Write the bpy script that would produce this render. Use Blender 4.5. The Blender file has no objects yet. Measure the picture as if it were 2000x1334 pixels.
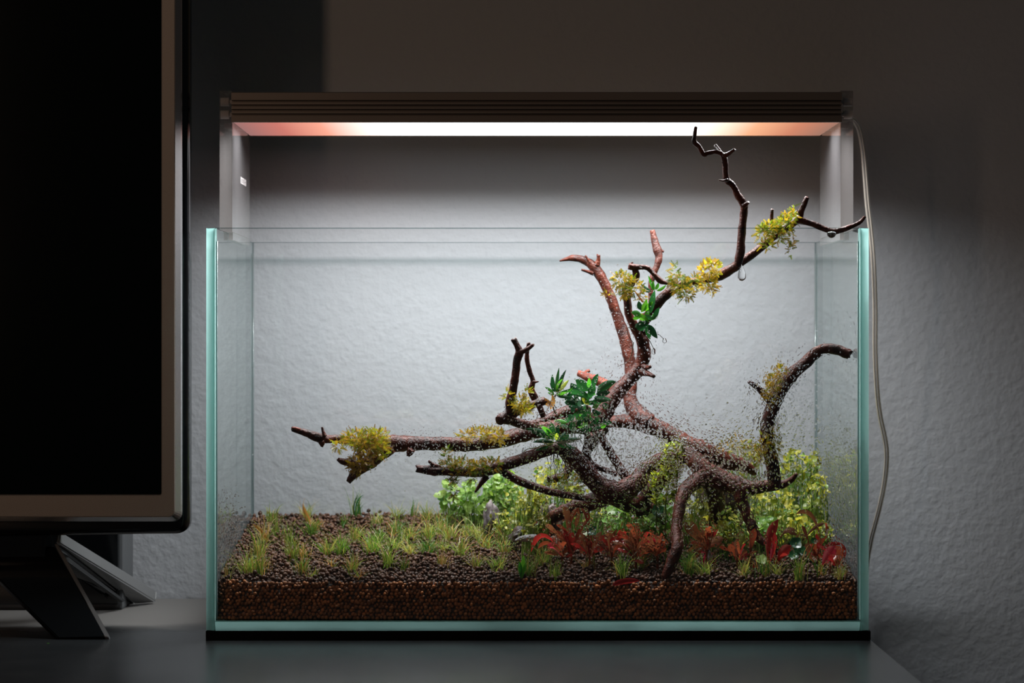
import bpy, math, random
import numpy as np
from mathutils import Vector, Matrix, Quaternion, noise

random.seed(7)
rng = np.random.default_rng(7)
S = bpy.context.scene
COL = S.collection
F = 4320.0            # focal length in pixels of the 2000 px wide frame
CZ = 0.27             # camera height above the table top

# ------------------------------------------------------------------ camera, world, lights
cd = bpy.data.cameras.new('camera'); cam = bpy.data.objects.new('camera', cd); COL.objects.link(cam)
cam.location = (0, -2.0, CZ); cam.rotation_euler = (math.pi / 2, 0, 0)
cd.sensor_width = 36; cd.lens = 36 * F / 2000; cd.clip_start = 0.05
cd.dof.use_dof = True; cd.dof.focus_distance = 2.07; cd.dof.aperture_fstop = 7.1
S.camera = cam
w = bpy.data.worlds.new('room_dusk'); S.world = w; w.use_nodes = True
w.node_tree.nodes['Background'].inputs[0].default_value = (0.85, 0.95, 1.0, 1)
w.node_tree.nodes['Background'].inputs[1].default_value = 0.017
S.view_settings.view_transform = 'Standard'; S.view_settings.look = 'None'
S.view_settings.exposure = 0.0; S.view_settings.gamma = 1; S.view_settings.use_curve_mapping = False
S.cycles.use_denoising = True
S.cycles.transparent_max_bounces = 40
S.cycles.max_bounces = 14; S.cycles.transmission_bounces = 10; S.cycles.diffuse_bounces = 5
S.cycles.sample_clamp_indirect = 4.0
S.cycles.caustics_reflective = False; S.cycles.caustics_refractive = False

ld = bpy.data.lights.new('unseen_room_lamp', 'AREA'); lo = bpy.data.objects.new('unseen_room_lamp', ld); COL.objects.link(lo)
ld.shape = 'RECTANGLE'; ld.size = 0.09; ld.size_y = 1.5; ld.energy = 3.9; ld.color = (1.0, 0.66, 0.45)
lo.location = (-1.14, -1.9, 1.0)      # unseen warm lamp; tall narrow shape chosen to blur the light bar's shadow
lo.rotation_euler = (math.pi / 2, 0, -math.atan2(1.14, 2.2))
LAMP = 1.0            # radiance of the aquarium lamp's diffuser as seen from the side
ad = bpy.data.lights.new('led_row', 'AREA'); ao = bpy.data.objects.new('led_row', ad); COL.objects.link(ao)
ad.shape = 'RECTANGLE'; ad.size = 0.56; ad.size_y = 0.055; ad.energy = 4.45; ad.color = (0.97, 0.99, 1.0); ad.spread = math.radians(153)
ao.location = (0.0231, 0.1260, 0.4769)      # the LEDs behind the diffuser shine mostly downwards

# ------------------------------------------------------------------ helpers
def P(px, py, D):
    return Vector(((px - 1000) * D / F, D - 2.0, CZ - (py - 667) * D / F))

WL = {}
def _link(o, parent):
    COL.objects.link(o)
    if parent is not None:
        o.parent = parent

def set_tag(o, label=None, cat=None, group=None, kind=None):
    if label: o['label'] = label
    if cat: o['category'] = cat
    if group: o['group'] = group
    if kind: o['kind'] = kind
    return o

def thing(name, label, cat, loc, group=None):
    o = bpy.data.objects.new(name, None); o.location = loc; o.empty_display_size = 0.01
    COL.objects.link(o); WL[o] = Vector(loc)
    return set_tag(o, label, cat, group)

def mesh(name, V, Fs, mat, parent=None, smooth=True, idx=None, origin=None, label=None):
    """ONE mesh object from world-space vertices"""
    V = [Vector(v) for v in V]
    if origin is None:
        lo_ = Vector([min(v[i] for v in V) for i in range(3)]); hi_ = Vector([max(v[i] for v in V) for i in range(3)])
        origin = (lo_ + hi_) / 2; 
        if parent is None: origin.z = lo_.z
    origin = Vector(origin)
    me = bpy.data.meshes.new(name)
    me.from_pydata([v - origin for v in V], [], Fs)
    for m in (mat if isinstance(mat, (list, tuple)) else [mat]): me.materials.append(m)
    if idx is not None: me.polygons.foreach_set('material_index', idx)
    me.polygons.foreach_set('use_smooth', [smooth] * len(Fs)); me.update()
    o = bpy.data.objects.new(name, me)
    o.location = origin - (WL[parent] if parent is not None else Vector((0, 0, 0)))
    _link(o, parent); WL[o] = origin
    if label: o['label'] = label
    return o

def inst(name, me, parent, wloc, rot=None, scale=1.0):
    o = bpy.data.objects.new(name, me)
    o.location = Vector(wloc) - (WL[parent] if parent is not None else Vector((0, 0, 0)))
    if rot is not None:
        o.rotation_mode = 'QUATERNION'; o.rotation_quaternion = rot
    o.scale = (scale,) * 3 if not isinstance(scale, (tuple, list)) else scale
    _link(o, parent); WL[o] = Vector(wloc)
    return o

def box_vf(x0, x1, y0, y1, z0, z1, b=0.0):
    """box, optionally with chamfered edges"""
    if b <= 0:
        V = [(x, y, z) for x in (x0, x1) for y in (y0, y1) for z in (z0, z1)]
        Fs = [(0, 1, 3, 2), (4, 6, 7, 5), (0, 4, 5, 1), (2, 3, 7, 6), (0, 2, 6, 4), (1, 5, 7, 3)]
        return V, Fs
    import bmesh
    bm = bmesh.new(); V, Fs = box_vf(x0, x1, y0, y1, z0, z1)
    vs = [bm.verts.new(v) for v in V]
    for f in Fs: bm.faces.new([vs[i] for i in f])
    bmesh.ops.bevel(bm, geom=list(bm.edges), offset=b, segments=2, profile=0.6, affect='EDGES')
    bm.verts.ensure_lookup_table(); bm.verts.index_update()
    V = [v.co.copy() for v in bm.verts]; Fs = [[v.index for v in f.verts] for f in bm.faces]
    bm.free(); return V, Fs

def prism(poly, y0, y1):
    """polygon of (x, z) pairs, extruded along y"""
    n = len(poly)
    V = [(x, y0, z) for x, z in poly] + [(x, y1, z) for x, z in poly]
    Fs = [tuple(range(n)), tuple(range(2 * n - 1, n - 1, -1))]
    Fs += [(i, i + n, (i + 1) % n + n, (i + 1) % n) for i in range(n)]
    return V, Fs

def join(*vfs):
    V, Fs = [], []
    for v, f in vfs:
        k = len(V); V += list(v); Fs += [tuple(i + k for i in q) for q in f]
    return V, Fs

def catmull(pts, n):
    pts = [np.array(p, float) for p in pts]
    out = []
    for i in range(len(pts) - 1):
        p0 = pts[max(i - 1, 0)]; p1 = pts[i]; p2 = pts[i + 1]; p3 = pts[min(i + 2, len(pts) - 1)]
        for k in range(n):
            t = k / n
            out.append(0.5 * (2 * p1 + (p2 - p0) * t + (2 * p0 - 5 * p1 + 4 * p2 - p3) * t * t + (3 * p1 - p0 - 3 * p2 + p3) * t ** 3))
    out.append(pts[-1]); return out

def tube(pts, rads, ring=8, rough=0.0, freq=120, caps=True, jag=0.0):
    """swept tube through world points; rough = relative radial relief"""
    V, Fs = [], []; n = len(pts); pts = [Vector(p) for p in pts]
    nrm = None
    for i in range(n):
        t = (pts[min(i + 1, n - 1)] - pts[max(i - 1, 0)]).normalized()
        if nrm is None:
            nrm = t.orthogonal().normalized()
        nrm = (nrm - t * nrm.dot(t)).normalized(); bn = t.cross(nrm)
        for k in range(ring):
            a = 2 * math.pi * k / ring
            d = nrm * math.cos(a) + bn * math.sin(a); r = rads[i]
            if rough:
                q = pts[i] + d * r
                r *= 1 + rough * (noise.noise(q * freq) + 0.6 * noise.noise(q * freq * 2.7))
            v = pts[i] + d * r
            if jag and i in (0, n - 1):
                v += t * (jag * rads[i] * noise.noise(v * 600) * (1 if i else -1))
            V.append(v)
    for i in range(n - 1):
        for k in range(ring):
            a = i * ring + k; b = i * ring + (k + 1) % ring
            Fs.append((a, b, b + ring, a + ring))
    if caps:
        for i, s in ((0, -1), (n - 1, 1)):
            c = len(V); V.append(pts[i].copy())
            for k in range(ring):
                a = i * ring + k; b = i * ring + (k + 1) % ring
                Fs.append((b, a, c) if s < 0 else (a, b, c))
    return V, Fs

# ------------------------------------------------------------------ materials
def newmat(name):
    m = bpy.data.materials.new(name); m.use_nodes = True
    nt = m.node_tree; nt.nodes.clear()
    out = nt.nodes.new('ShaderNodeOutputMaterial')
    return m, nt, out

def pbr(name, col, rough=0.5, metal=0.0, spec=0.5, bump=None, coat=0.0, var=None):
    """bump = (scale, strength, distance); var = (scale, second colour)"""
    m, nt, out = newmat(name); N, L = nt.nodes, nt.links
    b = N.new('ShaderNodeBsdfPrincipled'); L.new(b.outputs[0], out.inputs[0])
    b.inputs['Base Color'].default_value = (*col, 1); b.inputs['Roughness'].default_value = rough
    b.inputs['Metallic'].default_value = metal; b.inputs['Specular IOR Level'].default_value = spec
    b.inputs['Coat Weight'].default_value = coat; b.inputs['Coat Roughness'].default_value = 0.05
    tc = N.new('ShaderNodeTexCoord')
    if var:
        t = N.new('ShaderNodeTexNoise'); t.inputs['Scale'].default_value = var[0]; t.inputs['Detail'].default_value = 4
        r = N.new('ShaderNodeValToRGB'); r.color_ramp.elements[0].position = 0.38; r.color_ramp.elements[1].position = 0.64
        r.color_ramp.elements[0].color = (*col, 1); r.color_ramp.elements[1].color = (*var[1], 1)
        L.new(tc.outputs['Object'], t.inputs['Vector']); L.new(t.outputs['Fac'], r.inputs[0]); L.new(r.outputs[0], b.inputs['Base Color'])
    if bump:
        t = N.new('ShaderNodeTexNoise'); t.inputs['Scale'].default_value = bump[0]; t.inputs['Detail'].default_value = 3
        u = N.new('ShaderNodeBump'); u.inputs['Strength'].default_value = bump[1]; u.inputs['Distance'].default_value = bump[2]
        L.new(tc.outputs['Object'], t.inputs['Vector']); L.new(t.outputs['Fac'], u.inputs['Height']); L.new(u.outputs[0], b.inputs['Normal'])
    return m

def clear(name, tint, r0=0.04, haze=0.0, hazecol=(0.8, 0.85, 0.85)):
    """thin clear sheet: transparent body, mirror by Schlick's law, a little haze"""
    m, nt, out = newmat(name); N, L = nt.nodes, nt.links
    tr = N.new('ShaderNodeBsdfTransparent'); tr.inputs[0].default_value = (*tint, 1)
    gl = N.new('ShaderNodeBsdfGlossy'); gl.inputs['Roughness'].default_value = 0.0; gl.inputs[0].default_value = (0.95, 1, 0.98, 1)
    lw = N.new('ShaderNodeLayerWeight'); lw.inputs[0].default_value = 0.5
    p = N.new('ShaderNodeMath'); p.operation = 'POWER'; p.inputs[1].default_value = 5
    k = N.new('ShaderNodeMath'); k.operation = 'MULTIPLY_ADD'; k.inputs[1].default_value = 1 - r0; k.inputs[2].default_value = r0
    L.new(lw.outputs['Facing'], p.inputs[0]); L.new(p.outputs[0], k.inputs[0])
    mx = N.new('ShaderNodeMixShader'); L.new(k.outputs[0], mx.inputs[0]); L.new(gl.outputs[0], mx.inputs[2])
    src = tr
    if haze:
        df = N.new('ShaderNodeBsdfTranslucent'); df.inputs[0].default_value = (*hazecol, 1)
        d2 = N.new('ShaderNodeBsdfDiffuse'); d2.inputs[0].default_value = (*hazecol, 1)
        m2 = N.new('ShaderNodeMixShader'); L.new(df.outputs[0], m2.inputs[1]); L.new(d2.outputs[0], m2.inputs[2])
        m3 = N.new('ShaderNodeMixShader'); m3.inputs[0].default_value = haze
        L.new(tr.outputs[0], m3.inputs[1]); L.new(m2.outputs[0], m3.inputs[2]); src = m3
    L.new(src.outputs[0], mx.inputs[1]); L.new(mx.outputs[0], out.inputs[0])
    return m

def glass_edge(name, col, dcol):
    """ground green edge of a pane: light inside the sheet leaves through it"""
    m, nt, out = newmat(name); N, L = nt.nodes, nt.links
    t = N.new('ShaderNodeBsdfTranslucent'); t.inputs[0].default_value = (*col, 1)
    d = N.new('ShaderNodeBsdfDiffuse'); d.inputs[0].default_value = (*dcol, 1)
    g = N.new('ShaderNodeBsdfGlossy'); g.inputs['Roughness'].default_value = 0.15
    a = N.new('ShaderNodeMixShader'); a.inputs[0].default_value = 0.25; L.new(t.outputs[0], a.inputs[1]); L.new(d.outputs[0], a.inputs[2])
    b = N.new('ShaderNodeMixShader'); b.inputs[0].default_value = 0.06; L.new(a.outputs[0], b.inputs[1]); L.new(g.outputs[0], b.inputs[2])
    L.new(b.outputs[0], out.inputs[0]); return m

def refract(name, ior, tint=(1, 1, 1)):
    m, nt, out = newmat(name); N, L = nt.nodes, nt.links
    g = N.new('ShaderNodeBsdfGlass'); g.inputs['IOR'].default_value = ior; g.inputs[0].default_value = (*tint, 1); g.inputs['Roughness'].default_value = 0
    L.new(g.outputs[0], out.inputs[0]); return m

def leafmat(name, c1, c2, tr, trans=0.45, rough=0.3, spec=0.5):
    """wet leaf: glossy skin over a see-through blade; each leaf gets its own mix of the two colours"""
    m, nt, out = newmat(name); N, L = nt.nodes, nt.links
    oi = N.new('ShaderNodeObjectInfo'); tc = N.new('ShaderNodeTexCoord')
    no = N.new('ShaderNodeTexNoise'); no.inputs['Scale'].default_value = 220; L.new(tc.outputs['Object'], no.inputs['Vector'])
    ad = N.new('ShaderNodeMath'); ad.operation = 'MULTIPLY_ADD'; ad.inputs[1].default_value = 0.5; L.new(no.outputs['Fac'], ad.inputs[0])
    hf = N.new('ShaderNodeMath'); hf.operation = 'MULTIPLY_ADD'; hf.inputs[1].default_value = 0.9; hf.inputs[2].default_value = -0.2
    L.new(oi.outputs['Random'], hf.inputs[0]); L.new(hf.outputs[0], ad.inputs[2])
    mc = N.new('ShaderNodeMix'); mc.data_type = 'RGBA'; mc.clamp_factor = True
    mc.inputs[6].default_value = (*c1, 1); mc.inputs[7].default_value = (*c2, 1); L.new(ad.outputs[0], mc.inputs[0])
    b = N.new('ShaderNodeBsdfPrincipled'); b.inputs['Roughness'].default_value = rough; b.inputs['Specular IOR Level'].default_value = spec
    L.new(mc.outputs[2], b.inputs['Base Color'])
    t = N.new('ShaderNodeBsdfTranslucent')
    m2 = N.new('ShaderNodeMix'); m2.data_type = 'RGBA'; m2.blend_type = 'MULTIPLY'; m2.inputs[0].default_value = 1
    L.new(mc.outputs[2], m2.inputs[6]); m2.inputs[7].default_value = (*tr, 1); L.new(m2.outputs[2], t.inputs[0])
    s = N.new('ShaderNodeMixShader'); s.inputs[0].default_value = trans
    L.new(b.outputs[0], s.inputs[1]); L.new(t.outputs[0], s.inputs[2]); L.new(s.outputs[0], out.inputs[0])
    return m

M = {}
def wall_mat():
    m, nt, out = newmat('wall_paint'); N, L = nt.nodes, nt.links
    b = N.new('ShaderNodeBsdfPrincipled'); b.inputs['Base Color'].default_value = (0.44, 0.452, 0.475, 1); b.inputs['Roughness'].default_value = 0.75
    b.inputs['Specular IOR Level'].default_value = 0.25
    tc = N.new('ShaderNodeTexCoord')
    t = N.new('ShaderNodeTexNoise'); t.inputs['Scale'].default_value = 130; t.inputs['Detail'].default_value = 2.5; t.inputs['Roughness'].default_value = 0.5
    r = N.new('ShaderNodeValToRGB'); r.color_ramp.elements[0].position = 0.35; r.color_ramp.elements[1].position = 0.7
    u = N.new('ShaderNodeBump'); u.inputs['Strength'].default_value = 0.42; u.inputs['Distance'].default_value = 0.0009
    L.new(tc.outputs['Object'], t.inputs['Vector']); L.new(t.outputs['Fac'], r.inputs[0]); L.new(r.outputs[0], u.inputs['Height'])
    L.new(u.outputs[0], b.inputs['Normal']); L.new(b.outputs[0], out.inputs[0]); return m
M['wall'] = wall_mat()
M['floor'] = pbr('floor_boards', (0.09, 0.07, 0.055), 0.5)
M['table'] = pbr('table_lacquer', (0.021, 0.0235, 0.0255), 0.30, spec=0.36, bump=(300, 0.03, 0.0005), var=(26, (0.027, 0.029, 0.031)))
def dust_and_lamplight(m):  # pale dust towards the wall; its tone also paints in the lamplit patch
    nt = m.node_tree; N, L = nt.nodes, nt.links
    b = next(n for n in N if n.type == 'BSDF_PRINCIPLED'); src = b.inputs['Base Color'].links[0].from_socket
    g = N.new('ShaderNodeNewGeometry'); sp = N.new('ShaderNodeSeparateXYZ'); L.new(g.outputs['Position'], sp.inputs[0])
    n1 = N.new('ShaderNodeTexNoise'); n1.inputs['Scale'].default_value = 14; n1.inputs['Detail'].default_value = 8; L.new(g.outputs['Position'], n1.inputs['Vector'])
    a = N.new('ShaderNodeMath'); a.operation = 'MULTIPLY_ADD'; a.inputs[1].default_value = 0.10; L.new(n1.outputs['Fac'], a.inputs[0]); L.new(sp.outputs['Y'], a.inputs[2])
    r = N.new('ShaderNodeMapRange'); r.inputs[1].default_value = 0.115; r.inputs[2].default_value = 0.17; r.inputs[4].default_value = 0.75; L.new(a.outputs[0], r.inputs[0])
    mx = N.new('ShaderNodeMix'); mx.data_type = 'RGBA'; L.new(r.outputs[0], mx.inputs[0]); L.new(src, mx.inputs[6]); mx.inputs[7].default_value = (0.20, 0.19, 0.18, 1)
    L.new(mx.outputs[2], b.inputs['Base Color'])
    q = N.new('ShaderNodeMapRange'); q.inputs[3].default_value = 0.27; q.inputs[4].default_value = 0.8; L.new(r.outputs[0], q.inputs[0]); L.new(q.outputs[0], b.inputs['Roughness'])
dust_and_lamplight(M['table'])
M['bezel'] = pbr('bezel_plastic', (0.32, 0.275, 0.24), 0.4, metal=0.15, bump=(2600, 0.25, 0.0002), var=(1500, (0.40, 0.35, 0.31)))
M['bevel'] = pbr('bevel_metal', (0.42, 0.42, 0.43), 0.24, metal=0.75, bump=(2200, 0.08, 0.0001))
M['gloss_black'] = pbr('gloss_black', (0.006, 0.007, 0.008), 0.12)
M['screen'] = pbr('screen_glass', (0.002, 0.0042, 0.0035), 0.09, spec=0.25)
M['matt_black'] = pbr('matt_black', (0.012, 0.013, 0.014), 0.6)
M['dark_metal'] = pbr('dark_metal', (0.28, 0.285, 0.29), 0.38, metal=0.5, bump=(1400, 0.12, 0.0002))
M['box_grey'] = pbr('box_grey', (0.085, 0.09, 0.095), 0.55)
M['mat_foam'] = pbr('foam_black', (0.006, 0.006, 0.006), 0.9, spec=0.1)
M['glass'] = clear('pane_glass', (0.985, 0.990, 0.990))
M['edge'] = glass_edge('pane_edge', (0.60, 0.97, 0.92), (0.36, 0.70, 0.66))
def sheer(name, tint):
    m, nt, out = newmat(name); t = nt.nodes.new('ShaderNodeBsdfTransparent'); t.inputs[0].default_value = (*tint, 1)
    nt.links.new(t.outputs[0], out.inputs[0]); return m
M['edge_top'] = sheer('pane_top_edge', (0.60, 0.66, 0.66))
M['seam'] = clear('silicone_seam', (0.55, 0.66, 0.66), haze=0.25)
M['acrylic'] = clear('acrylic', (0.94, 0.945, 0.95), haze=0.16, hazecol=(0.8, 0.76, 0.78))
M['acrylic_edge'] = clear('acrylic_edge', (0.72, 0.69, 0.67), haze=0.16, hazecol=(0.7, 0.66, 0.64))
M['steel'] = pbr('screw_steel', (0.92, 0.91, 0.91), 0.4, metal=0.0)
M['housing'] = pbr('anodised_metal', (0.21, 0.175, 0.15), 0.42, metal=0.4, bump=(900, 0.04, 0.0001))
M['print'] = pbr('white_print', (0.28, 0.26, 0.26), 0.7, spec=0.1)
M['print_dark'] = pbr('grey_print', (0.13, 0.12, 0.12), 0.7, spec=0.1)
M['sheath'] = clear('clear_sheath', (0.93, 0.92, 0.90), r0=0.08, haze=0.13, hazecol=(0.85, 0.80, 0.74))
M['wire'] = pbr('wire', (0.85, 0.78, 0.70), 0.35, metal=0.4)
M['water'] = refract('water', 1.33)

def diffuser():
    m, nt, out = newmat('led_diffuser'); N, L = nt.nodes, nt.links
    tc = N.new('ShaderNodeTexCoord'); sp = N.new('ShaderNodeSeparateXYZ'); L.new(tc.outputs['Object'], sp.inputs[0])
    mr = N.new('ShaderNodeMapRange'); mr.inputs[1].default_value = -0.287; mr.inputs[2].default_value = 0.287
    L.new(sp.outputs['X'], mr.inputs[0])
    r = N.new('ShaderNodeValToRGB'); cr = r.color_ramp
    cr.elements[0].position = 0.0; cr.elements[0].color = (0.34, 0.17, 0.16, 1)
    cr.elements[1].position = 1.0; cr.elements[1].color = (0.36, 0.19, 0.14, 1)
    for p, c in ((0.07, (0.62, 0.20, 0.16)), (0.14, (1.0, 0.42, 0.30)), (0.205, (1.25, 1.05, 0.95)), (0.25, (1.25, 1.28, 1.30)), (0.5, (1.28, 1.32, 1.32)), (0.76, (1.28, 1.30, 1.30)),
                 (0.81, (1.25, 1.05, 0.85)), (0.87, (1.0, 0.50, 0.28)), (0.94, (0.66, 0.25, 0.15))):
        e = cr.elements.new(p); e.color = (*c, 1)
    L.new(mr.outputs[0], r.inputs[0])
    e = N.new('ShaderNodeEmission'); e.inputs[1].default_value = LAMP
    L.new(r.outputs[0], e.inputs[0]); L.new(e.outputs[0], out.inputs[0]); return m
M['led'] = diffuser()

def wood_mat(name, c1, c2, rough):
    m, nt, out = newmat(name); N, L = nt.nodes, nt.links
    tc = N.new('ShaderNodeTexCoord')
    n1 = N.new('ShaderNodeTexNoise'); n1.inputs['Scale'].default_value = 85; n1.inputs['Detail'].default_value = 6; n1.inputs['Roughness'].default_value = 0.65
    n2 = N.new('ShaderNodeTexNoise'); n2.inputs['Scale'].default_value = 520; n2.inputs['Detail'].default_value = 3
    r = N.new('ShaderNodeValToRGB'); r.color_ramp.elements[0].position = 0.36; r.color_ramp.elements[1].position = 0.68
    r.color_ramp.elements[0].color = (*c1, 1); r.color_ramp.elements[1].color = (*c2, 1)
    ad = N.new('ShaderNodeMath'); ad.operation = 'MULTIPLY_ADD'; ad.inputs[1].default_value = 0.4
    u = N.new('ShaderNodeBump'); u.inputs['Strength'].default_value = 0.9; u.inputs['Distance'].default_value = 0.0022
    b = N.new('ShaderNodeBsdfPrincipled'); b.inputs['Roughness'].default_value = rough; b.inputs['Specular IOR Level'].default_value = 0.27
    for n in (n1, n2): L.new(tc.outputs['Object'], n.inputs['Vector'])
    L.new(n1.outputs['Fac'], r.inputs[0]); L.new(r.outputs[0], b.inputs['Base Color'])
    L.new(n2.outputs['Fac'], ad.inputs[0]); L.new(n1.outputs['Fac'], ad.inputs[2]); L.new(ad.outputs[0], u.inputs['Height'])
    L.new(u.outputs[0], b.inputs['Normal']); L.new(b.outputs[0], out.inputs[0]); return m
M['wood_dark'] = wood_mat('wet_dark_wood', (0.014, 0.006, 0.005), (0.13, 0.030, 0.017), 0.32)
M['wood_red'] = wood_mat('wet_red_wood', (0.024, 0.006, 0.004), (0.135, 0.028, 0.013), 0.40)
M['wood_raw'] = wood_mat('split_red_wood', (0.12, 0.025, 0.016), (0.34, 0.085, 0.05), 0.5)
M['wood_grey'] = wood_mat('bleached_wood', (0.20, 0.20, 0.21), (0.50, 0.49, 0.49), 0.5)
M['stone'] = pbr('grey_stone', (0.06, 0.05, 0.05), 0.6, bump=(160, 0.6, 0.002), var=(60, (0.22, 0.18, 0.18)))
M['stone_brown'] = pbr('brown_stone', (0.022, 0.015, 0.013), 0.45, bump=(160, 0.6, 0.002), var=(60, (0.09, 0.05, 0.04)))

def soil_mat():
    m, nt, out = newmat('soil_granules'); N, L = nt.nodes, nt.links
    a = N.new('ShaderNodeAttribute'); a.attribute_name = 'tone'
    b = N.new('ShaderNodeBsdfPrincipled'); b.inputs['Roughness'].default_value = 0.36; b.inputs['Specular IOR Level'].default_value = 0.22
    L.new(a.outputs['Color'], b.inputs['Base Color'])
    tc = N.new('ShaderNodeTexCoord'); t = N.new('ShaderNodeTexNoise'); t.inputs['Scale'].default_value = 900
    u = N.new('ShaderNodeBump'); u.inputs['Strength'].default_value = 0.5; u.inputs['Distance'].default_value = 0.0006
    L.new(tc.outputs['Object'], t.inputs['Vector']); L.new(t.outputs['Fac'], u.inputs['Height']); L.new(u.outputs[0], b.inputs['Normal'])
    L.new(b.outputs[0], out.inputs[0]); return m
M['soil'] = soil_mat()
W3 = (1.6, 1.6, 0.9)
M['bright_leaf'] = leafmat('bright_green_leaf', (0.03, 0.22, 0.025), (0.12, 0.42, 0.04), (1.7, 1.5, 0.9), 0.5)
M['dark_leaf'] = leafmat('dark_green_leaf', (0.008, 0.050, 0.022), (0.028, 0.135, 0.045), (1.6, 1.7, 1.0), 0.35, 0.24, 0.7)
M['yellow_leaf'] = leafmat('yellow_green_leaf', (0.35, 0.48, 0.05), (0.55, 0.58, 0.09), W3, 0.5)
M['pennywort'] = leafmat('pennywort_leaf', (0.07, 0.20, 0.04), (0.32, 0.46, 0.11), W3, 0.5, 0.32)
M['pearl'] = leafmat('small_yellow_leaf', (0.14, 0.21, 0.02), (0.60, 0.53, 0.09), W3, 0.5, 0.32)
M['olive'] = leafmat('olive_leaf', (0.16, 0.19, 0.03), (0.34, 0.30, 0.05), W3, 0.5, 0.35)
M['stem_green'] = leafmat('green_stem', (0.12, 0.26, 0.05), (0.30, 0.40, 0.10), W3, 0.3)
M['red_leaf'] = leafmat('red_leaf', (0.34, 0.022, 0.026), (0.58, 0.070, 0.055), (1.5, 1.0, 0.9), 0.42, 0.25, 0.6)
M['rust_leaf'] = leafmat('rust_leaf', (0.19, 0.042, 0.024), (0.44, 0.13, 0.06), (1.6, 1.2, 0.9), 0.42, 0.22, 0.7)
M['brown_leaf'] = leafmat('brown_leaf', (0.17, 0.06, 0.03), (0.36, 0.17, 0.085), (1.5, 1.2, 0.9), 0.35, 0.25, 0.7)
M['pink_leaf'] = leafmat('pink_leaf', (0.60, 0.03, 0.09), (0.72, 0.10, 0.16), (1.4, 1.0, 1.0), 0.42, 0.25, 0.6)
M['orange_leaf'] = leafmat('dying_leaf', (0.50, 0.24, 0.05), (0.70, 0.42, 0.14), (1.4, 1.2, 0.9), 0.4, 0.45)
M['grass'] = leafmat('grass_blade', (0.04, 0.14, 0.02), (0.16, 0.28, 0.05), W3, 0.45, 0.35)
M['grass_pale'] = leafmat('grass_pale', (0.18, 0.23, 0.05), (0.40, 0.42, 0.13), W3, 0.45, 0.35)
M['grass_dead'] = leafmat('grass_dead', (0.45, 0.23, 0.06), (0.62, 0.42, 0.18), (1.4, 1.2, 0.9), 0.4, 0.45)
M['moss_y'] = leafmat('moss_yellow', (0.22, 0.15, 0.012), (0.44, 0.32, 0.03), W3, 0.45, 0.4)
M['moss_g'] = leafmat('moss_green', (0.07, 0.11, 0.010), (0.26, 0.29, 0.025), W3, 0.45, 0.4)
M['moss_b'] = leafmat('moss_brown', (0.24, 0.13, 0.02), (0.42, 0.25, 0.05), W3, 0.4, 0.4)
M['root'] = pbr('root', (0.10, 0.075, 0.04), 0.5)

# ------------------------------------------------------------------ the room
def structure(name, V, Fs, mat):
    o = mesh(name, V, Fs, mat, smooth=False); o['kind'] = 'structure'; return o
WALL_Y = 0.325
structure('wall_back', *box_vf(-2.2, 2.2, WALL_Y, WALL_Y + 0.1, -0.75, 1.7), M['wall'])
structure('floor', *box_vf(-2.2, 2.2, -1.4, WALL_Y, -0.80, -0.75), M['floor'])

# sideboard that carries everything; its right end is in view
sb = thing('sideboard', 'dark grey satin sideboard under the fish tank and television', 'sideboard', (-0.76, 0.02, -0.75))
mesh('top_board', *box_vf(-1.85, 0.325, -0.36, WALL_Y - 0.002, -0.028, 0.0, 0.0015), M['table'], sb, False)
for x0, x1 in ((-1.85, -1.82), (0.285, 0.315)):
    mesh('side_panel', *box_vf(x0, x1, -0.34, 0.31, -0.75, -0.028), M['table'], sb, False)
for x0, x1 in ((-1.82, -0.77), (-0.765, 0.285)):
    mesh('door', *box_vf(x0 + .003, x1 - .003, -0.34, -0.322, -0.70, -0.032, 0.001), M['table'], sb, False)

# ------------------------------------------------------------------ television
def xp(px, D): return (px - 1000) * D / F
def zp(py, D): return CZ - (py - 667) * D / F
tv = thing('television', 'large black television with brown-grey frame on the left of the sideboard', 'television', (-1.0, 0.1, 0.0))
D0 = 2.055
XR = xp(353, D0); XL = -1.72; ZB = zp(1021, D0); ZT = 0.86
def rrect(xl, xr, zb, zt, r, n=6):
    pts = []
    for cx, cz, a0 in ((xr - r, zb + r, -90), (xr - r, zt - r, 0), (xl + r, zt - r, 90), (xl + r, zb + r, 180)):
        for k in range(n + 1):
            a = math.radians(a0 + 90 * k / n); pts.append((cx + r * math.cos(a), cz + r * math.sin(a)))
    return pts
def loops(ls):
    V, Fs = [], []; n = len(ls[0][0])
    for pts, y in ls: V += [(x, y, z) for x, z in pts]
    for i in range(len(ls) - 1):
        for k in range(n):
            a = i * n + k; b = i * n + (k + 1) % n
            Fs.append((a, b, b + n, a + n))
    return V, Fs
y0 = D0 - 2
xs, zs = xp(314, D0), zp(966, D0)
ls = [(rrect(XL + .020, xs, zs, ZT - .020, 0.002), y0 + 0.006), (rrect(XL + .0195, xs + .0006, zs - .0006, ZT - .0195, 0.002), y0 + 0.0005),
      (rrect(XL + .019, xs + .0012, zs - .0012, ZT - .019, 0.003), y0),
      (rrect(XL + .006, XR - .006, ZB + .006, ZT - .006, 0.006), y0), (rrect(XL + .0052, XR - .0052, ZB + .0052, ZT - .0052, 0.0065), y0 + .0005),
      (rrect(XL + .0008, XR - .0008, ZB + .0008, ZT - .0008, 0.009), y0 + .0066), (rrect(XL, XR, ZB, ZT, 0.009), y0 + .009), (rrect(XL, XR, ZB, ZT, 0.009), y0 + .012)]
V, Fs = loops(ls); nn_ = len(ls[0][0])
mesh('bezel', V, Fs, [M['bezel'], M['bevel']], tv, False, [1 if q // nn_ >= 4 else 0 for q in range(len(Fs))])
mesh('screen', *box_vf(XL + .0205, xs - .0001, y0 + .004, y0 + .006, zs + .0001, ZT - .0205), M['screen'], tv, False)
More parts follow.
